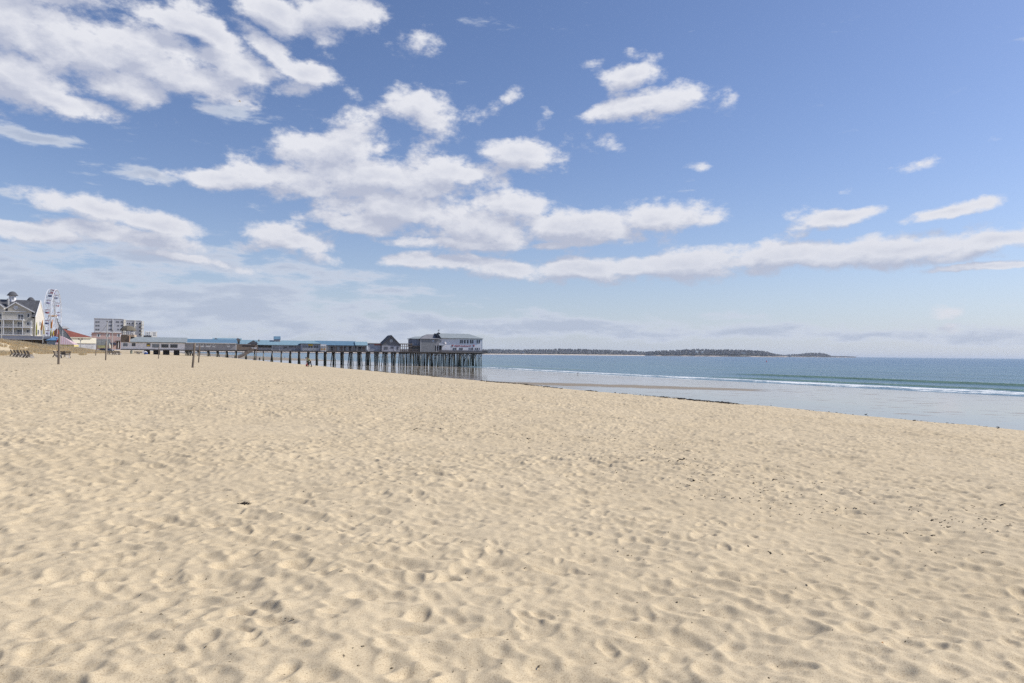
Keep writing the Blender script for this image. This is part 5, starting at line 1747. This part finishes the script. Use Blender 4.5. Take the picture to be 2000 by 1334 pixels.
def hand_chain(J, E, w, palm_dir, out_dir, side):
    """palm and five bent fingers growing from wrist joint index w"""
    base = Vector(J[w][:3]); pd = Vector(palm_dir).normalized(); od = Vector(out_dir).normalized()
    palm = base + pd * 0.075
    J.append((*palm, 0.036, 0.018)); pi = len(J) - 1; E.append((w, pi))
    n = pd.cross(od).normalized()
    for k, (off, ln) in enumerate(((-0.028, 0.062), (-0.010, 0.078), (0.010, 0.073), (0.028, 0.058))):
        a = palm + pd * 0.03 + od * off
        b = a + pd * ln * 0.5 + n * 0.008
        c = b + pd * ln * 0.45 + n * 0.022
        i0 = len(J); J += [(*a, 0.009), (*b, 0.0085), (*c, 0.007)]; E += [(pi, i0), (i0, i0 + 1), (i0 + 1, i0 + 2)]
    a = base + pd * 0.04 - od * 0.045 * side; b = a + pd * 0.035 - od * 0.02 * side
    i0 = len(J); J += [(*a, 0.011), (*b, 0.009)]; E += [(w, i0), (i0, i0 + 1)]


def figure(name, lab, px, Y, rz, pose, h, top, legs, hair, hood=None):
    """pose: 'stand', 'walk', 'bend', 'squat'; built 1.75 m tall facing -y, then scaled"""
    b = on_ground(px, Y)
    r_ = thing(name, lab, 'person', tuple(b), R(rz))
    r_.scale = (h / 1.75,) * 3
    if pose == 'bend':
        pel, che, nec, hea = (0, 0.10, 0.92), (0, -0.20, 1.22), (0, -0.36, 1.30), (0, -0.52, 1.29)
        hands = [(0.16, -0.52, 0.72), (-0.14, -0.50, 0.70)]; elb = [(0.24, -0.34, 0.98), (-0.22, -0.32, 0.98)]
        kn = [(0.13, -0.14, 0.49), (-0.15, 0.16, 0.48)]; ft = [(0.17, -0.18, 0.07), (-0.18, 0.30, 0.07)]
    elif pose == 'squat':
        pel, che, nec, hea = (0, 0.16, 0.36), (0, 0.0, 0.78), (0, -0.04, 0.98), (0, -0.10, 1.12)
        hands = [(0.15, -0.42, 0.35), (-0.15, -0.42, 0.33)]; elb = [(0.26, -0.16, 0.56), (-0.26, -0.16, 0.56)]
        kn = [(0.16, -0.26, 0.50), (-0.16, -0.26, 0.50)]; ft = [(0.14, -0.02, 0.07), (-0.14, -0.02, 0.07)]
    else:
        st = 0.20 if pose == 'walk' else 0.02
        pel, che, nec, hea = (0, 0.0, 0.95), (0, 0.01, 1.32), (0, 0.0, 1.50), (0, -0.03, 1.63)
        hands = [(0.28, -0.14, 0.80), (-0.28, 0.10, 0.80)]; elb = [(0.29, 0.02, 1.08), (-0.29, 0.04, 1.08)]
        kn = [(0.10, -st * 0.7, 0.51), (-0.10, st * 0.3, 0.50)]; ft = [(0.10, -st, 0.07), (-0.10, st, 0.07)]
    V = Vector
    cx = V(che); ax = (V(nec) - cx).normalized()
    J = [(*pel, 0.135, 0.105), (*((V(pel) + cx) / 2), 0.125, 0.095), (*che, 0.155, 0.105), (*nec, 0.058), (*(V(nec) + (V(hea) - V(nec)) * 0.55), 0.062), (*hea, 0.088, 0.098), (*(V(hea) + (V(hea) - V(nec)).normalized() * 0.09), 0.066)]
    E = [(0, 1), (1, 2), (2, 3), (3, 4), (4, 5), (5, 6)]
    fw = V((0, -1, 0)) if pose != 'bend' else V((0, -0.3, -1)).normalized()
    J.append((*(V(hea) + fw * 0.105), 0.012)); E.append((5, 7))                        # nose
    for s_, k in ((1, 0), (-1, 1)):
        J.append((hea[0] + s_ * 0.098, hea[1], hea[2], 0.016)); E.append((5, len(J) - 1))    # ears
    for s_, k in ((1, 0), (-1, 1)):
        sh = V((s_ * 0.185, che[1], che[2] + 0.06)) if pose != 'bend' else V((s_ * 0.185, che[1] - 0.08, che[2] + 0.03))
        i0 = len(J)
        wr = V(hands[k])
        J += [(*sh, 0.062), (*elb[k], 0.045), (*wr, 0.030)]
        E += [(2, i0), (i0, i0 + 1), (i0 + 1, i0 + 2)]
        hand_chain(J, E, i0 + 2, wr - V(elb[k]), (0, 1, 0) if pose in ('stand', 'walk') else (1, 0, 0), s_)
        i0 = len(J)
        hp = V((s_ * 0.095, pel[1], pel[2] - 0.05))
        J += [(*hp, 0.092), (*kn[k], 0.062), (*(V(kn[k]) * 0.45 + V(ft[k]) * 0.55), 0.052), (*ft[k], 0.042), (ft[k][0], ft[k][1] - 0.16, 0.035, 0.038)]
        E += [(0, i0), (i0, i0 + 1), (i0 + 1, i0 + 2), (i0 + 2, i0 + 3), (i0 + 3, i0 + 4)]
    skin_body('body', J, E, SKIN, r_)
    # clothes follow the same joints a little wider
    T = [(*(V(pel) - (cx - V(pel)).normalized() * 0.07), 0.172, 0.145), (*((V(pel) + cx) / 2), 0.16, 0.125), (*che, 0.19, 0.135), (*(cx + ax * 0.1), 0.12, 0.10)]
    TE = [(0, 1), (1, 2), (2, 3)]
    for s_, k in ((1, 0), (-1, 1)):
        sh = V((s_ * 0.185, che[1], che[2] + 0.06)) if pose != 'bend' else V((s_ * 0.185, che[1] - 0.08, che[2] + 0.03))
        i0 = len(T); w2 = V(elb[k]).lerp(V(hands[k]), 0.88)
        T += [(*sh, 0.088), (*elb[k], 0.068), (*w2, 0.052)]; TE += [(2, i0), (i0, i0 + 1), (i0 + 1, i0 + 2)]
    skin_body('jacket', T, TE, top, r_, 0, 1)
    L = [(*V(pel), 0.14, 0.12), (*(V(pel) + (cx - V(pel)).normalized() * 0.19), 0.152, 0.125)]; LE = [(0, 1)]
    for s_, k in ((1, 0), (-1, 1)):
        i0 = len(L); hp = V((s_ * 0.095, pel[1], pel[2] - 0.05))
        L += [(*(hp - V((0, 0, 0.04))), 0.105), (*kn[k], 0.082), (*V(kn[k]).lerp(V(ft[k]), 0.86), 0.068)]; LE += [(0, i0), (i0, i0 + 1), (i0 + 1, i0 + 2)]
    skin_body('trousers', L, LE, legs, r_, 0, 1)
    for k in (0, 1):
        m = MB(); m.ball((ft[k][0], ft[k][1] - 0.07, 0.05), 0.1, 10, 6, (0.55, 1.5, 0.6)); m.build('shoe', M('dark_shoe', (0.04, 0.035, 0.03), 0.7), r_, True)
    up = (V(hea) - V(nec)).normalized()
    hc = V(hea) + up * 0.04 - fw * 0.04
    m = MB(); m.ball(tuple(hc), 0.110, 12, 8, (0.92, 1.0, 1.0)); m.build('hood' if hood else 'hair', hood or hair, r_, True)
    return r_


BLK = M('black_cloth', (0.018, 0.018, 0.022), 0.9, 'stain', 0.2)
OLV = M('olive_cloth', (0.30, 0.31, 0.19), 0.9, 'stain', 0.15)
RDC = M('dark_red_cloth', (0.22, 0.015, 0.035), 0.9)
PNK = M('pink_cloth', (0.62, 0.36, 0.44), 0.9)
NVC = M('navy_cloth', (0.03, 0.04, 0.08), 0.9)
WHC = M('pale_cloth', (0.60, 0.62, 0.68), 0.9)
HBR = M('brown_hair', (0.06, 0.04, 0.025), 0.8)
figure('person', 'person in olive top and black trousers bending forward at the berm edge', 605.8, 101, -65, 'bend', 1.78, OLV, BLK, HBR)
figure('person', 'small child crouching in pink and dark red beside the bending person', 599.6, 100, 75, 'squat', 0.92, RDC, RDC, HBR, PNK)
figure('person', 'person in black standing alone beyond the piles, right of the stairs', 507.5, 292, 200, 'stand', 1.72, BLK, BLK, BLK)
figure('person', 'person in pale top walking by the water beneath the grey hall', 455.2, 430, 60, 'walk', 1.72, WHC, NVC, HBR)
figure('person', 'far person in dark red half hidden by a pile', 495.0, 420, 130, 'walk', 1.72, RDC, BLK, HBR)
figure('person', 'far person in navy walking on the wet sand under the pavilion', 556.4, 620, 110, 'walk', 1.75, NVC, NVC, HBR)


# ---- gulls
GW = M('gull_white', (0.75, 0.75, 0.76), 0.7); GG = M('gull_grey', (0.24, 0.25, 0.28), 0.7)
b = at(460.5, 194.8, 120)
r_ = thing('seagull', 'white seagull gliding high in the sky below the big left cloud', 'gull', tuple(b), R(100))
m = MB(); m.tube([(0, -0.28, 0), (0, -0.2, 0.01), (0, -0.05, 0.0), (0, 0.12, 0.0), (0, 0.26, 0.0)], [0.02, 0.05, 0.075, 0.06, 0.02], 8); m.build('body', GW, r_, True)
for sx in (1, -1):
    m = MB()
    m.add([(0.04 * sx, -0.10, 0.02), (0.30 * sx, -0.16, 0.09), (0.62 * sx, 0.04, 0.05), (0.32 * sx, 0.02, 0.085), (0.04 * sx, 0.08, 0.02),
           (0.04 * sx, -0.10, 0.0), (0.30 * sx, -0.16, 0.07), (0.62 * sx, 0.04, 0.04), (0.32 * sx, 0.02, 0.065), (0.04 * sx, 0.08, 0.0)],
          [(0, 1, 2, 3, 4), (9, 8, 7, 6, 5), (0, 5, 6, 1), (1, 6, 7, 2), (2, 7, 8, 3), (3, 8, 9, 4), (4, 9, 5, 0)])
    m.build('wing', GW, r_)
m = MB(); m.add([(-0.03, 0.24, 0), (0.03, 0.24, 0), (0.07, 0.38, 0.0), (-0.07, 0.38, 0.0), (0, 0.3, 0.012)], [(0, 1, 4), (1, 2, 4), (2, 3, 4), (3, 0, 4), (3, 2, 1, 0)]); m.build('tail', GW, r_)


def standing_bird(name, lab, px, Y, rz, s_, dark, light):
    b = on_ground(px, Y)
    if b.z < 0.05: b.z = 0.02
    r_ = thing(name, lab, 'bird', tuple(b), R(rz)); r_.scale = (s_,) * 3
    m = MB(); m.tube([(0, 0.26, 0.24), (0, 0.16, 0.25), (0, 0.0, 0.25), (0, -0.12, 0.29), (0, -0.16, 0.36), (0, -0.18, 0.42), (0, -0.22, 0.44)], [0.012, 0.05, 0.085, 0.07, 0.042, 0.045, 0.02], 10)
    m.build('body', light, r_, True)
    m = MB(); m.ball((0, 0.07, 0.275), 0.1, 10, 6, (0.95, 1.9, 0.62)); m.build('wings', dark, r_, True)
    m = MB(); m.tube([(0, -0.22, 0.435), (0, -0.29, 0.42)], [0.013, 0.004], 6); m.build('beak', M('yellow_beak', (0.55, 0.38, 0.06)), r_)
    for sx in (-0.03, 0.03):
        m = MB(); m.tube([(sx, 0.0, 0.2), (sx, 0.01, 0.0)], 0.009, 5); m.box(sx - 0.02, sx + 0.02, -0.05, 0.02, -0.005, 0.008); m.build('leg', M('pink_leg', (0.4, 0.25, 0.22)), r_)


standing_bird('seagull', 'dark backed gull standing in the swash before the foam line', 1129, 208, 70, 1.25, GG, GG)
standing_bird('shorebird', 'tiny dark shorebird standing on the berm edge against the wet sand', 1691.3, 30.4, 35, 0.26, M('dark_plumage', (0.07, 0.08, 0.08), 0.8), M('dark_plumage', (0.07, 0.08, 0.08)))

# ---- buoy
b = at(1497.3, 707.2, 700)
r_ = thing('buoy', 'small red buoy floating offshore', 'buoy', (b.x, b.y, 0.0))
m = MB(); m.lathe([(0.3, -0.4), (0.75, -0.1), (0.8, 0.25), (0.45, 0.5), (0.22, 1.4), (0.1, 1.6)], 14); m.build('float', M('buoy_red', (0.55, 0.03, 0.08), 0.4), r_, True)
m = MB(); m.ball((0, 0, 1.75), 0.22, 10, 6); m.build('topmark', M('buoy_red', (0.55, 0.03, 0.08)), r_, True)


# ---- seaweed: wrack line, scattered bits
def bits(name, pts, mat, parent=None, kind='stuff'):
    """pts: (x, y, size, seed) -> little curled flakes and strips lying on the sand"""
    m = MB()
    for (x, y, sz, ln) in pts:
        z = float(ground_parts(np.array([x]), np.array([y]))[0][0])
        foot = 0.0
        t, s = shore_t(x, y)
        if t < 0 and math.hypot(x, y) < 60:
            foot = 0.88 * float(tile_at(np.array([x]), np.array([y]))[0]) * (1 - 0.72 * float(smooth01(math.hypot(x, y), 22, 90))) * (1 + 0.35 * float(smooth01(math.hypot(x, y), 8, 30)))
            foot += float((vnoise(x / 3.3, y / 3.3, 5) - 0.5) * 0.07 + (vnoise(x / 1.3, y / 1.3, 6) - 0.5) * 0.045)
        z += foot
        a = rnd.uniform(0, 6.28); n = 3
        px_, py_ = x, y
        w = sz * rnd.uniform(0.25, 0.6)
        L, Rr = [], []
        zz = z + sz * 0.15
        for i in range(n + 1):
            ca, sa = math.cos(a), math.sin(a)
            L.append((px_ - sa * w, py_ + ca * w, zz + rnd.uniform(0, sz * 0.4)))
            Rr.append((px_ + sa * w, py_ - ca * w, zz + rnd.uniform(0, sz * 0.4)))
            px_ += ca * sz * ln / n; py_ += sa * sz * ln / n
            a += rnd.uniform(-0.9, 0.9); zz = z + rnd.uniform(0.05, 0.7) * sz
        vs = L + Rr + [(q[0], q[1], q[2] - sz * 0.25) for q in L + Rr]
        k = n + 1
        fs = []
        for i in range(n):
            fs.append((i, i + 1, k + i + 1, k + i)); fs.append((2 * k + i, 3 * k + i, 3 * k + i + 1, 2 * k + i + 1))
            fs.append((i, 2 * k + i, 2 * k + i + 1, i + 1)); fs.append((k + i, k + i + 1, 3 * k + i + 1, 3 * k + i))
        fs.append((0, k, 3 * k, 2 * k)); fs.append((n, 2 * k + n, 3 * k + n, k + n))
        m.add(vs, fs)
    o = m.build(name, mat, parent)
    if kind: tag(o, kind=kind)
    return o


WEED = M('dry_seaweed', (0.035, 0.026, 0.018), 0.8, 'stain', 0.3, 20.0)
WEED2 = M('brown_seaweed', (0.12, 0.09, 0.05), 0.8, 'stain', 0.3, 20.0)


def xy_on_line(px, tt):
    u = (px - 1000) / FPX
    Y = (28.2 + tt) / (0.884 * u + 0.468)
    return u * Y, Y


pts = []
for (pa, pb, n, sp) in ((1290, 1445, 900, 0.40), (1325, 1375, 500, 0.32), (1200, 1290, 70, 0.35), (1140, 1165, 90, 0.3), (940, 1100, 420, 0.5), (790, 870, 160, 0.6),
                        (720, 760, 90, 0.5), (1445, 1990, 60, 0.35), (1760, 1860, 12, 0.2)):
    for i in range(n):
        px = rnd.uniform(pa, pb)
        clump = vnoise(px / 9.0, 0.5, 77)
        if clump < 0.38 and rnd.random() < 0.8: continue
        x, y = xy_on_line(px, rnd.gauss(-0.25, sp))
        d = math.hypot(x, y)
        pts.append((x, y, rnd.uniform(0.015, 0.042) * (0.8 + d / 60), rnd.uniform(1.5, 4)))
bits('seaweed', pts, WEED)
pts = []
for i in range(4200):
    s_ = rnd.uniform(-2, 26) if rnd.random() < 0.75 else rnd.uniform(26, 45)
    tt = -20.5 + rnd.gauss(0, 0.95) + 0.8 * math.sin(s_ * 0.7)
    if vnoise(s_ * 1.9, tt * 2.2, 91) < 0.46 and rnd.random() < 0.93: continue
    x = 0.884 * (tt + 28.2) - 0.468 * s_; y = 0.468 * (tt + 28.2) + 0.884 * s_
    pts.append((x, y, rnd.uniform(0.005, 0.014) * (1 + (rnd.random() < 0.04) * 1.2), rnd.uniform(1.2, 4)))
bits('seaweed_litter', pts, WEED)
pts = []
for i in range(900):
    r0 = 2.5 + 26 * rnd.random() ** 1.6; a = R(rnd.uniform(-40, 40))
    x, y = r0 * math.sin(a), r0 * math.cos(a)
    if shore_t(x, y)[0] > -1: continue
    pts.append((x, y, rnd.uniform(0.0025, 0.006) * (1 + r0 / 16), rnd.uniform(1, 3.5)))
for i in range(160):
    r0 = 28 + 60 * rnd.random(); a = R(rnd.uniform(-38, 10)); x, y = r0 * math.sin(a), r0 * math.cos(a)
    if shore_t(x, y)[0] > -1: continue
    pts.append((x, y, rnd.uniform(0.02, 0.05), rnd.uniform(1, 3.5)))
bits('dark_specks', pts, WEED2)
# one larger curled piece at left and one leaf
pts = []
bx, by = at(484, 986, 7.25)[:2]
for i in range(16):
    pts.append((bx + rnd.gauss(0, 0.026), by + rnd.gauss(0, 0.012), rnd.uniform(0.008, 0.018), rnd.uniform(2, 4)))
o = bits('seaweed_clump', pts, WEED, None, None); tag(o, 'small black curled clump of seaweed lying alone in the left foreground', 'seaweed')
bx, by = at(1723, 1238, 3.95)[:2]
o = bits('dry_leaf', [(bx, by, 0.010, 2.2)], M('orange_leaf', (0.42, 0.20, 0.06), 0.7), None, None); tag(o, 'tiny orange brown dry leaf in the right foreground', 'leaf')
pts = [(rnd.uniform(-6, 6), rnd.uniform(3.2, 13), rnd.uniform(0.003, 0.006), 1.2) for i in range(46)]
bits('shell_fragments', pts, M('white_shell', (0.8, 0.79, 0.76), 0.5))


# ---- marram grass on the dunes
def grass():
    rs = np.random.RandomState(3)
    V, F = [], []
    N = 52000
    px = rs.uniform(-60, 262, N); Yd = rs.uniform(88, 300, N)
    u = (px - 1000) / FPX; x = u * Yd; y = Yd
    t, s = shore_t(x, y)
    toe = -50 + 9 * smooth01(s, 190, 300)
    d = toe - t
    dens = vnoise(x / 4.0, y / 4.0, 41) * 0.6 + vnoise(x / 1.6, y / 1.6, 42) * 0.4
    keep = (d > -1.5) & (d < 34) & (dens > np.where(d < 6, 0.60, 0.42)) & (rs.rand(N) < np.clip(90.0 / Yd * 1.6, 0, 1))
    extra = [(162 + 3 * rs.randn(), 150 + 2 * rs.randn()) for _ in range(60)]
    x = np.concatenate([x[keep], [(q[0] - 1000) / FPX * q[1] for q in extra]]); y = np.concatenate([y[keep], [q[1] for q in extra]])
    z = ground_parts(x, y)[0]
    n = len(x)
    for i in range(n):
        far = math.hypot(x[i], y[i])
        w = 0.012 + far * 0.00022
        for b_ in range(7):
            a = rs.uniform(0, 6.28); h = rs.uniform(0.35, 0.95); ln = rs.uniform(0.05, 0.5)
            ox, oy = rs.normal(0, 0.16), rs.normal(0, 0.16)
            ca, sa = math.cos(a), math.sin(a)
            lx, ly = 0.25 * ln - 0.3 * ln * 0 + ca * ln * 0.6, sa * ln * 0.6
            b0 = (x[i] + ox, y[i] + oy, z[i] - 0.05)
            o = len(V)
            V += [(b0[0] - w, b0[1], b0[2]), (b0[0] + w, b0[1], b0[2]), (b0[0] + lx * 0.45 + w * 0.7, b0[1] + ly * 0.45, b0[2] + h * 0.62),
                  (b0[0] + lx * 0.45 - w * 0.7, b0[1] + ly * 0.45, b0[2] + h * 0.62), (b0[0] + lx, b0[1] + ly, b0[2] + h)]
            F += [(o, o + 1, o + 2, o + 3), (o + 3, o + 2, o + 4)]
    me = bpy.data.meshes.new('dune_grass')
    me.from_pydata(V, [], F)
    m = bpy.data.materials.new('marram_grass'); m.use_nodes = True
    k = NT(m.node_tree); bs = k.n['Principled BSDF']; bs.inputs['Roughness'].default_value = 0.8
    P = k.new('ShaderNodeNewGeometry').outputs['Position']
    c = k.mix(k.lin(k.noise(P, 0.5, 3.0, 0.6), 0.35, 0.65), (0.76, 0.62, 0.39), (0.58, 0.48, 0.29))
    c = k.mix(k.lin(k.noise(P, 7.0, 2.0, 0.6), 0.4, 0.7), c, (0.86, 0.74, 0.52))
    k.l.new(c, bs.inputs['Base Color'])
    tr = k.new('ShaderNodeBsdfTranslucent'); k.l.new(c, tr.inputs[0]); ms = k.new('ShaderNodeMixShader'); ms.inputs[0].default_value = 0.45
    k.l.new(bs.outputs[0], ms.inputs[1]); k.l.new(tr.outputs[0], ms.inputs[2]); k.l.new(ms.outputs[0], k.n['Material Output'].inputs[0])
    me.materials.append(m)
    o = bpy.data.objects.new('dune_grass', me); COL.objects.link(o); tag(o, kind='stuff')


grass()

# ================================================================ FAR COAST
FAR = [(300, 683, 4100), (600, 682.5, 4200), (800, 682, 4400), (945, 681.6, 4500), (1000, 682.2, 4550), (1060, 681.8, 4600), (1095, 680.8, 4650), (1140, 681.4, 4700),
       (1200, 683.4, 4800), (1240, 685.2, 4850), (1262, 686.6, 4850), (1272, 685.6, 4700), (1285, 684.4, 4600), (1310, 684.0, 4550), (1340, 681.8, 4500), (1362, 681.2, 4480),
       (1400, 682.0, 4480), (1440, 682.6, 4450), (1478, 683.6, 4450), (1495, 685.6, 4450), (1506, 688.4, 4450), (1520, 691.6, 4450), (1538, 694.2, 4500)]
ISL = [(1528, 694.4, 6200), (1540, 692.0, 6200), (1562, 691.2, 6200), (1570, 689.8, 6200), (1582, 688.8, 6200), (1600, 688.9, 6200), (1612, 690.4, 6200), (1620, 693.6, 6200), (1628, 695.2, 6200), (1650, 695.4, 6200), (1672, 696.6, 6200)]


def far_land(name, prof, tname, beach=True):
    rs = random.Random(8)
    pa, pb = prof[0][0], prof[-1][0]
    pxs = np.arange(pa, pb + 0.1, 2.0)
    tops = np.interp(pxs, [q[0] for q in prof], [q[1] for q in prof]); D = np.interp(pxs, [q[0] for q in prof], [q[2] for q in prof])
    H = np.maximum(0.8, EYE - (tops - hor(pxs)) / FPX * D)
    rows = [(-25, -0.8, 0), (0, 0.3, 0), (26, 3.4 if beach else 1.2, 0), (60, 5.4 if beach else 2.6, 0.06), (110, 0, 0.42), (200, 0, 0.60), (420, 0, 0.6), (900, -1.0, 0)]
    X, Y, Z = [], [], []
    for off, add, fr in rows:
        u = (pxs - 1000) / FPX; dd = D + off
        X.append(u * dd); Y.append(dd); Z.append(np.minimum(add if off < 100 else 3, H * 0.8) + H * fr + (0.6 * np.array([vnoise(q / 7.0, off / 50.0, 55) for q in pxs]) if off > 0 else 0))
    m = bpy.data.materials.get('far_shore_ground')
    if m is None:
        m = bpy.data.materials.new('far_shore_ground'); m.use_nodes = True
        k = NT(m.node_tree); bs = k.n['Principled BSDF']; bs.inputs['Roughness'].default_value = 0.95
        P = k.new('ShaderNodeNewGeometry').outputs['Position']
        z = k.xyz(P)[2]
        nx = k.noise(P, 0.01, 4.0, 0.6)
        rockc = k.mix(k.ss(nx, 0.45, 0.55), (0.44, 0.36, 0.30), (0.12, 0.10, 0.09))
        px_ = k.m('DIVIDE', k.xyz(P)[0], k.xyz(P)[1])
        sand = k.mix(k.ss(px_, 0.19, 0.215), (0.62, 0.53, 0.44), rockc)
        c = k.mix(k.ss(z, 5.2, 7.5), sand, (0.12, 0.12, 0.10)); k.l.new(c, bs.inputs['Base Color'])
    o = grid_mesh(name, np.array(X), np.array(Y), np.array(Z), False, m); tag(o, kind='structure')
    mb = MB()
    n = int((pb - pa) * 4.2)
    for i in range(n):
        px = rs.uniform(pa, pb)
        top = float(np.interp(px, [q[0] for q in prof], [q[1] for q in prof])); d = float(np.interp(px, [q[0] for q in prof], [q[2] for q in prof]))
        h = EYE - (top - hor(px)) / FPX * d
        if h < 3.5: continue
        row = rs.choice([0, 0, 1, 1, 2, 3])
        off = (55, 90, 140, 230)[row] + rs.uniform(-14, 14)
        if px > 1262 and row == 0 and rs.random() < 0.45: continue
        ttop = h * (0.50, 0.72, 0.92, 1.0)[row] * rs.uniform(0.90, 1.07)
        r = rs.uniform(3.6, 7)
        if ttop < 5: r = 3
        u = (px - 1000) / FPX
        hh = max(3.5, min(ttop * 0.55, rs.uniform(8, 14)))
        mb.ball((u * (d + off), d + off, ttop - hh * 0.5), 1.0, 6, 4, (r, r, hh * 0.55), 0.32, rs)
    m = bpy.data.materials.get('far_trees')
    if m is None:
        m = bpy.data.materials.new('far_trees'); m.use_nodes = True
        k = NT(m.node_tree); bs = k.n['Principled BSDF']; bs.inputs['Roughness'].default_value = 0.95
        P = k.new('ShaderNodeNewGeometry').outputs['Position']
        c = k.mix(k.lin(k.noise(P, 0.05, 4.0, 0.7), 0.35, 0.65), (0.135, 0.150, 0.165), (0.175, 0.175, 0.185)); k.l.new(c, bs.inputs['Base Color'])
    o = mb.build(tname, m); tag(o, kind='stuff')


far_land('far_shore', FAR, 'far_woods')
far_land('island', ISL, 'island_woods', False)


def far_house(px, py, Y, w, h, lab, col=(0.8, 0.8, 0.8), roofc=None):
    b = at(px, py, Y)
    r_ = thing('far_house', lab, 'house', tuple(b), R(rnd.uniform(-20, 20)))
    m = MB(); m.box(-w / 2, w / 2, -4, 4, -3, h); m.build('wall', M('far_wall_%d' % int(px), col, 0.8), r_)
    m = MB(); m.roof(-w / 2, w / 2, -4, 4, h, h + 3.2, 0, 0, 0.6); m.build('roof', roofc or DARKROOF, r_)
    for i in (-1, 0, 1): MB().box(i * w * 0.28 - 0.9, i * w * 0.28 + 0.9, -4.1, -4.003, h * 0.35, h * 0.75).build('window', GLASS, r_)


far_house(1022.5, 688.7, 4560, 9, 4.5, 'lone white house on the far beach right of the pier')
far_house(1452, 690.0, 4462, 24, 6, 'wide pale house on the shore of the headland', (0.62, 0.60, 0.56))
far_house(1472, 690.2, 4462, 12, 5, 'small brown house just right of the wide pale one', (0.35, 0.30, 0.26))
far_house(1361, 688.0, 4510, 16, 5.5, 'pale roofed house among trees at the left of the headland', (0.6, 0.62, 0.6), M('pale_far_roof', (0.5, 0.56, 0.56), 0.6))
far_house(1372, 688.4, 4505, 12, 4.5, 'low white house right of the pale roofed one', (0.7, 0.7, 0.68), M('pale_far_roof', (0.5, 0.56, 0.56)))


# ================================================================ AIR
def haze():
    m = bpy.data.materials.new('haze_air'); m.use_nodes = True
    nt = m.node_tree; nt.nodes.clear()
    out = nt.nodes.new('ShaderNodeOutputMaterial')
    v = nt.nodes.new('ShaderNodeVolumePrincipled')
    v.inputs['Color'].default_value = (0.80, 0.88, 1.0, 1)
    v.inputs['Density'].default_value = 0.000042
    v.inputs['Anisotropy'].default_value = 0.2
    nt.links.new(v.outputs[0], out.inputs['Volume'])
    b = MB(); b.box(-64000, 64000, -64000, 64000, -20.0, 75.0)
    o = b.build('haze', m); tag(o, kind='stuff')


haze()
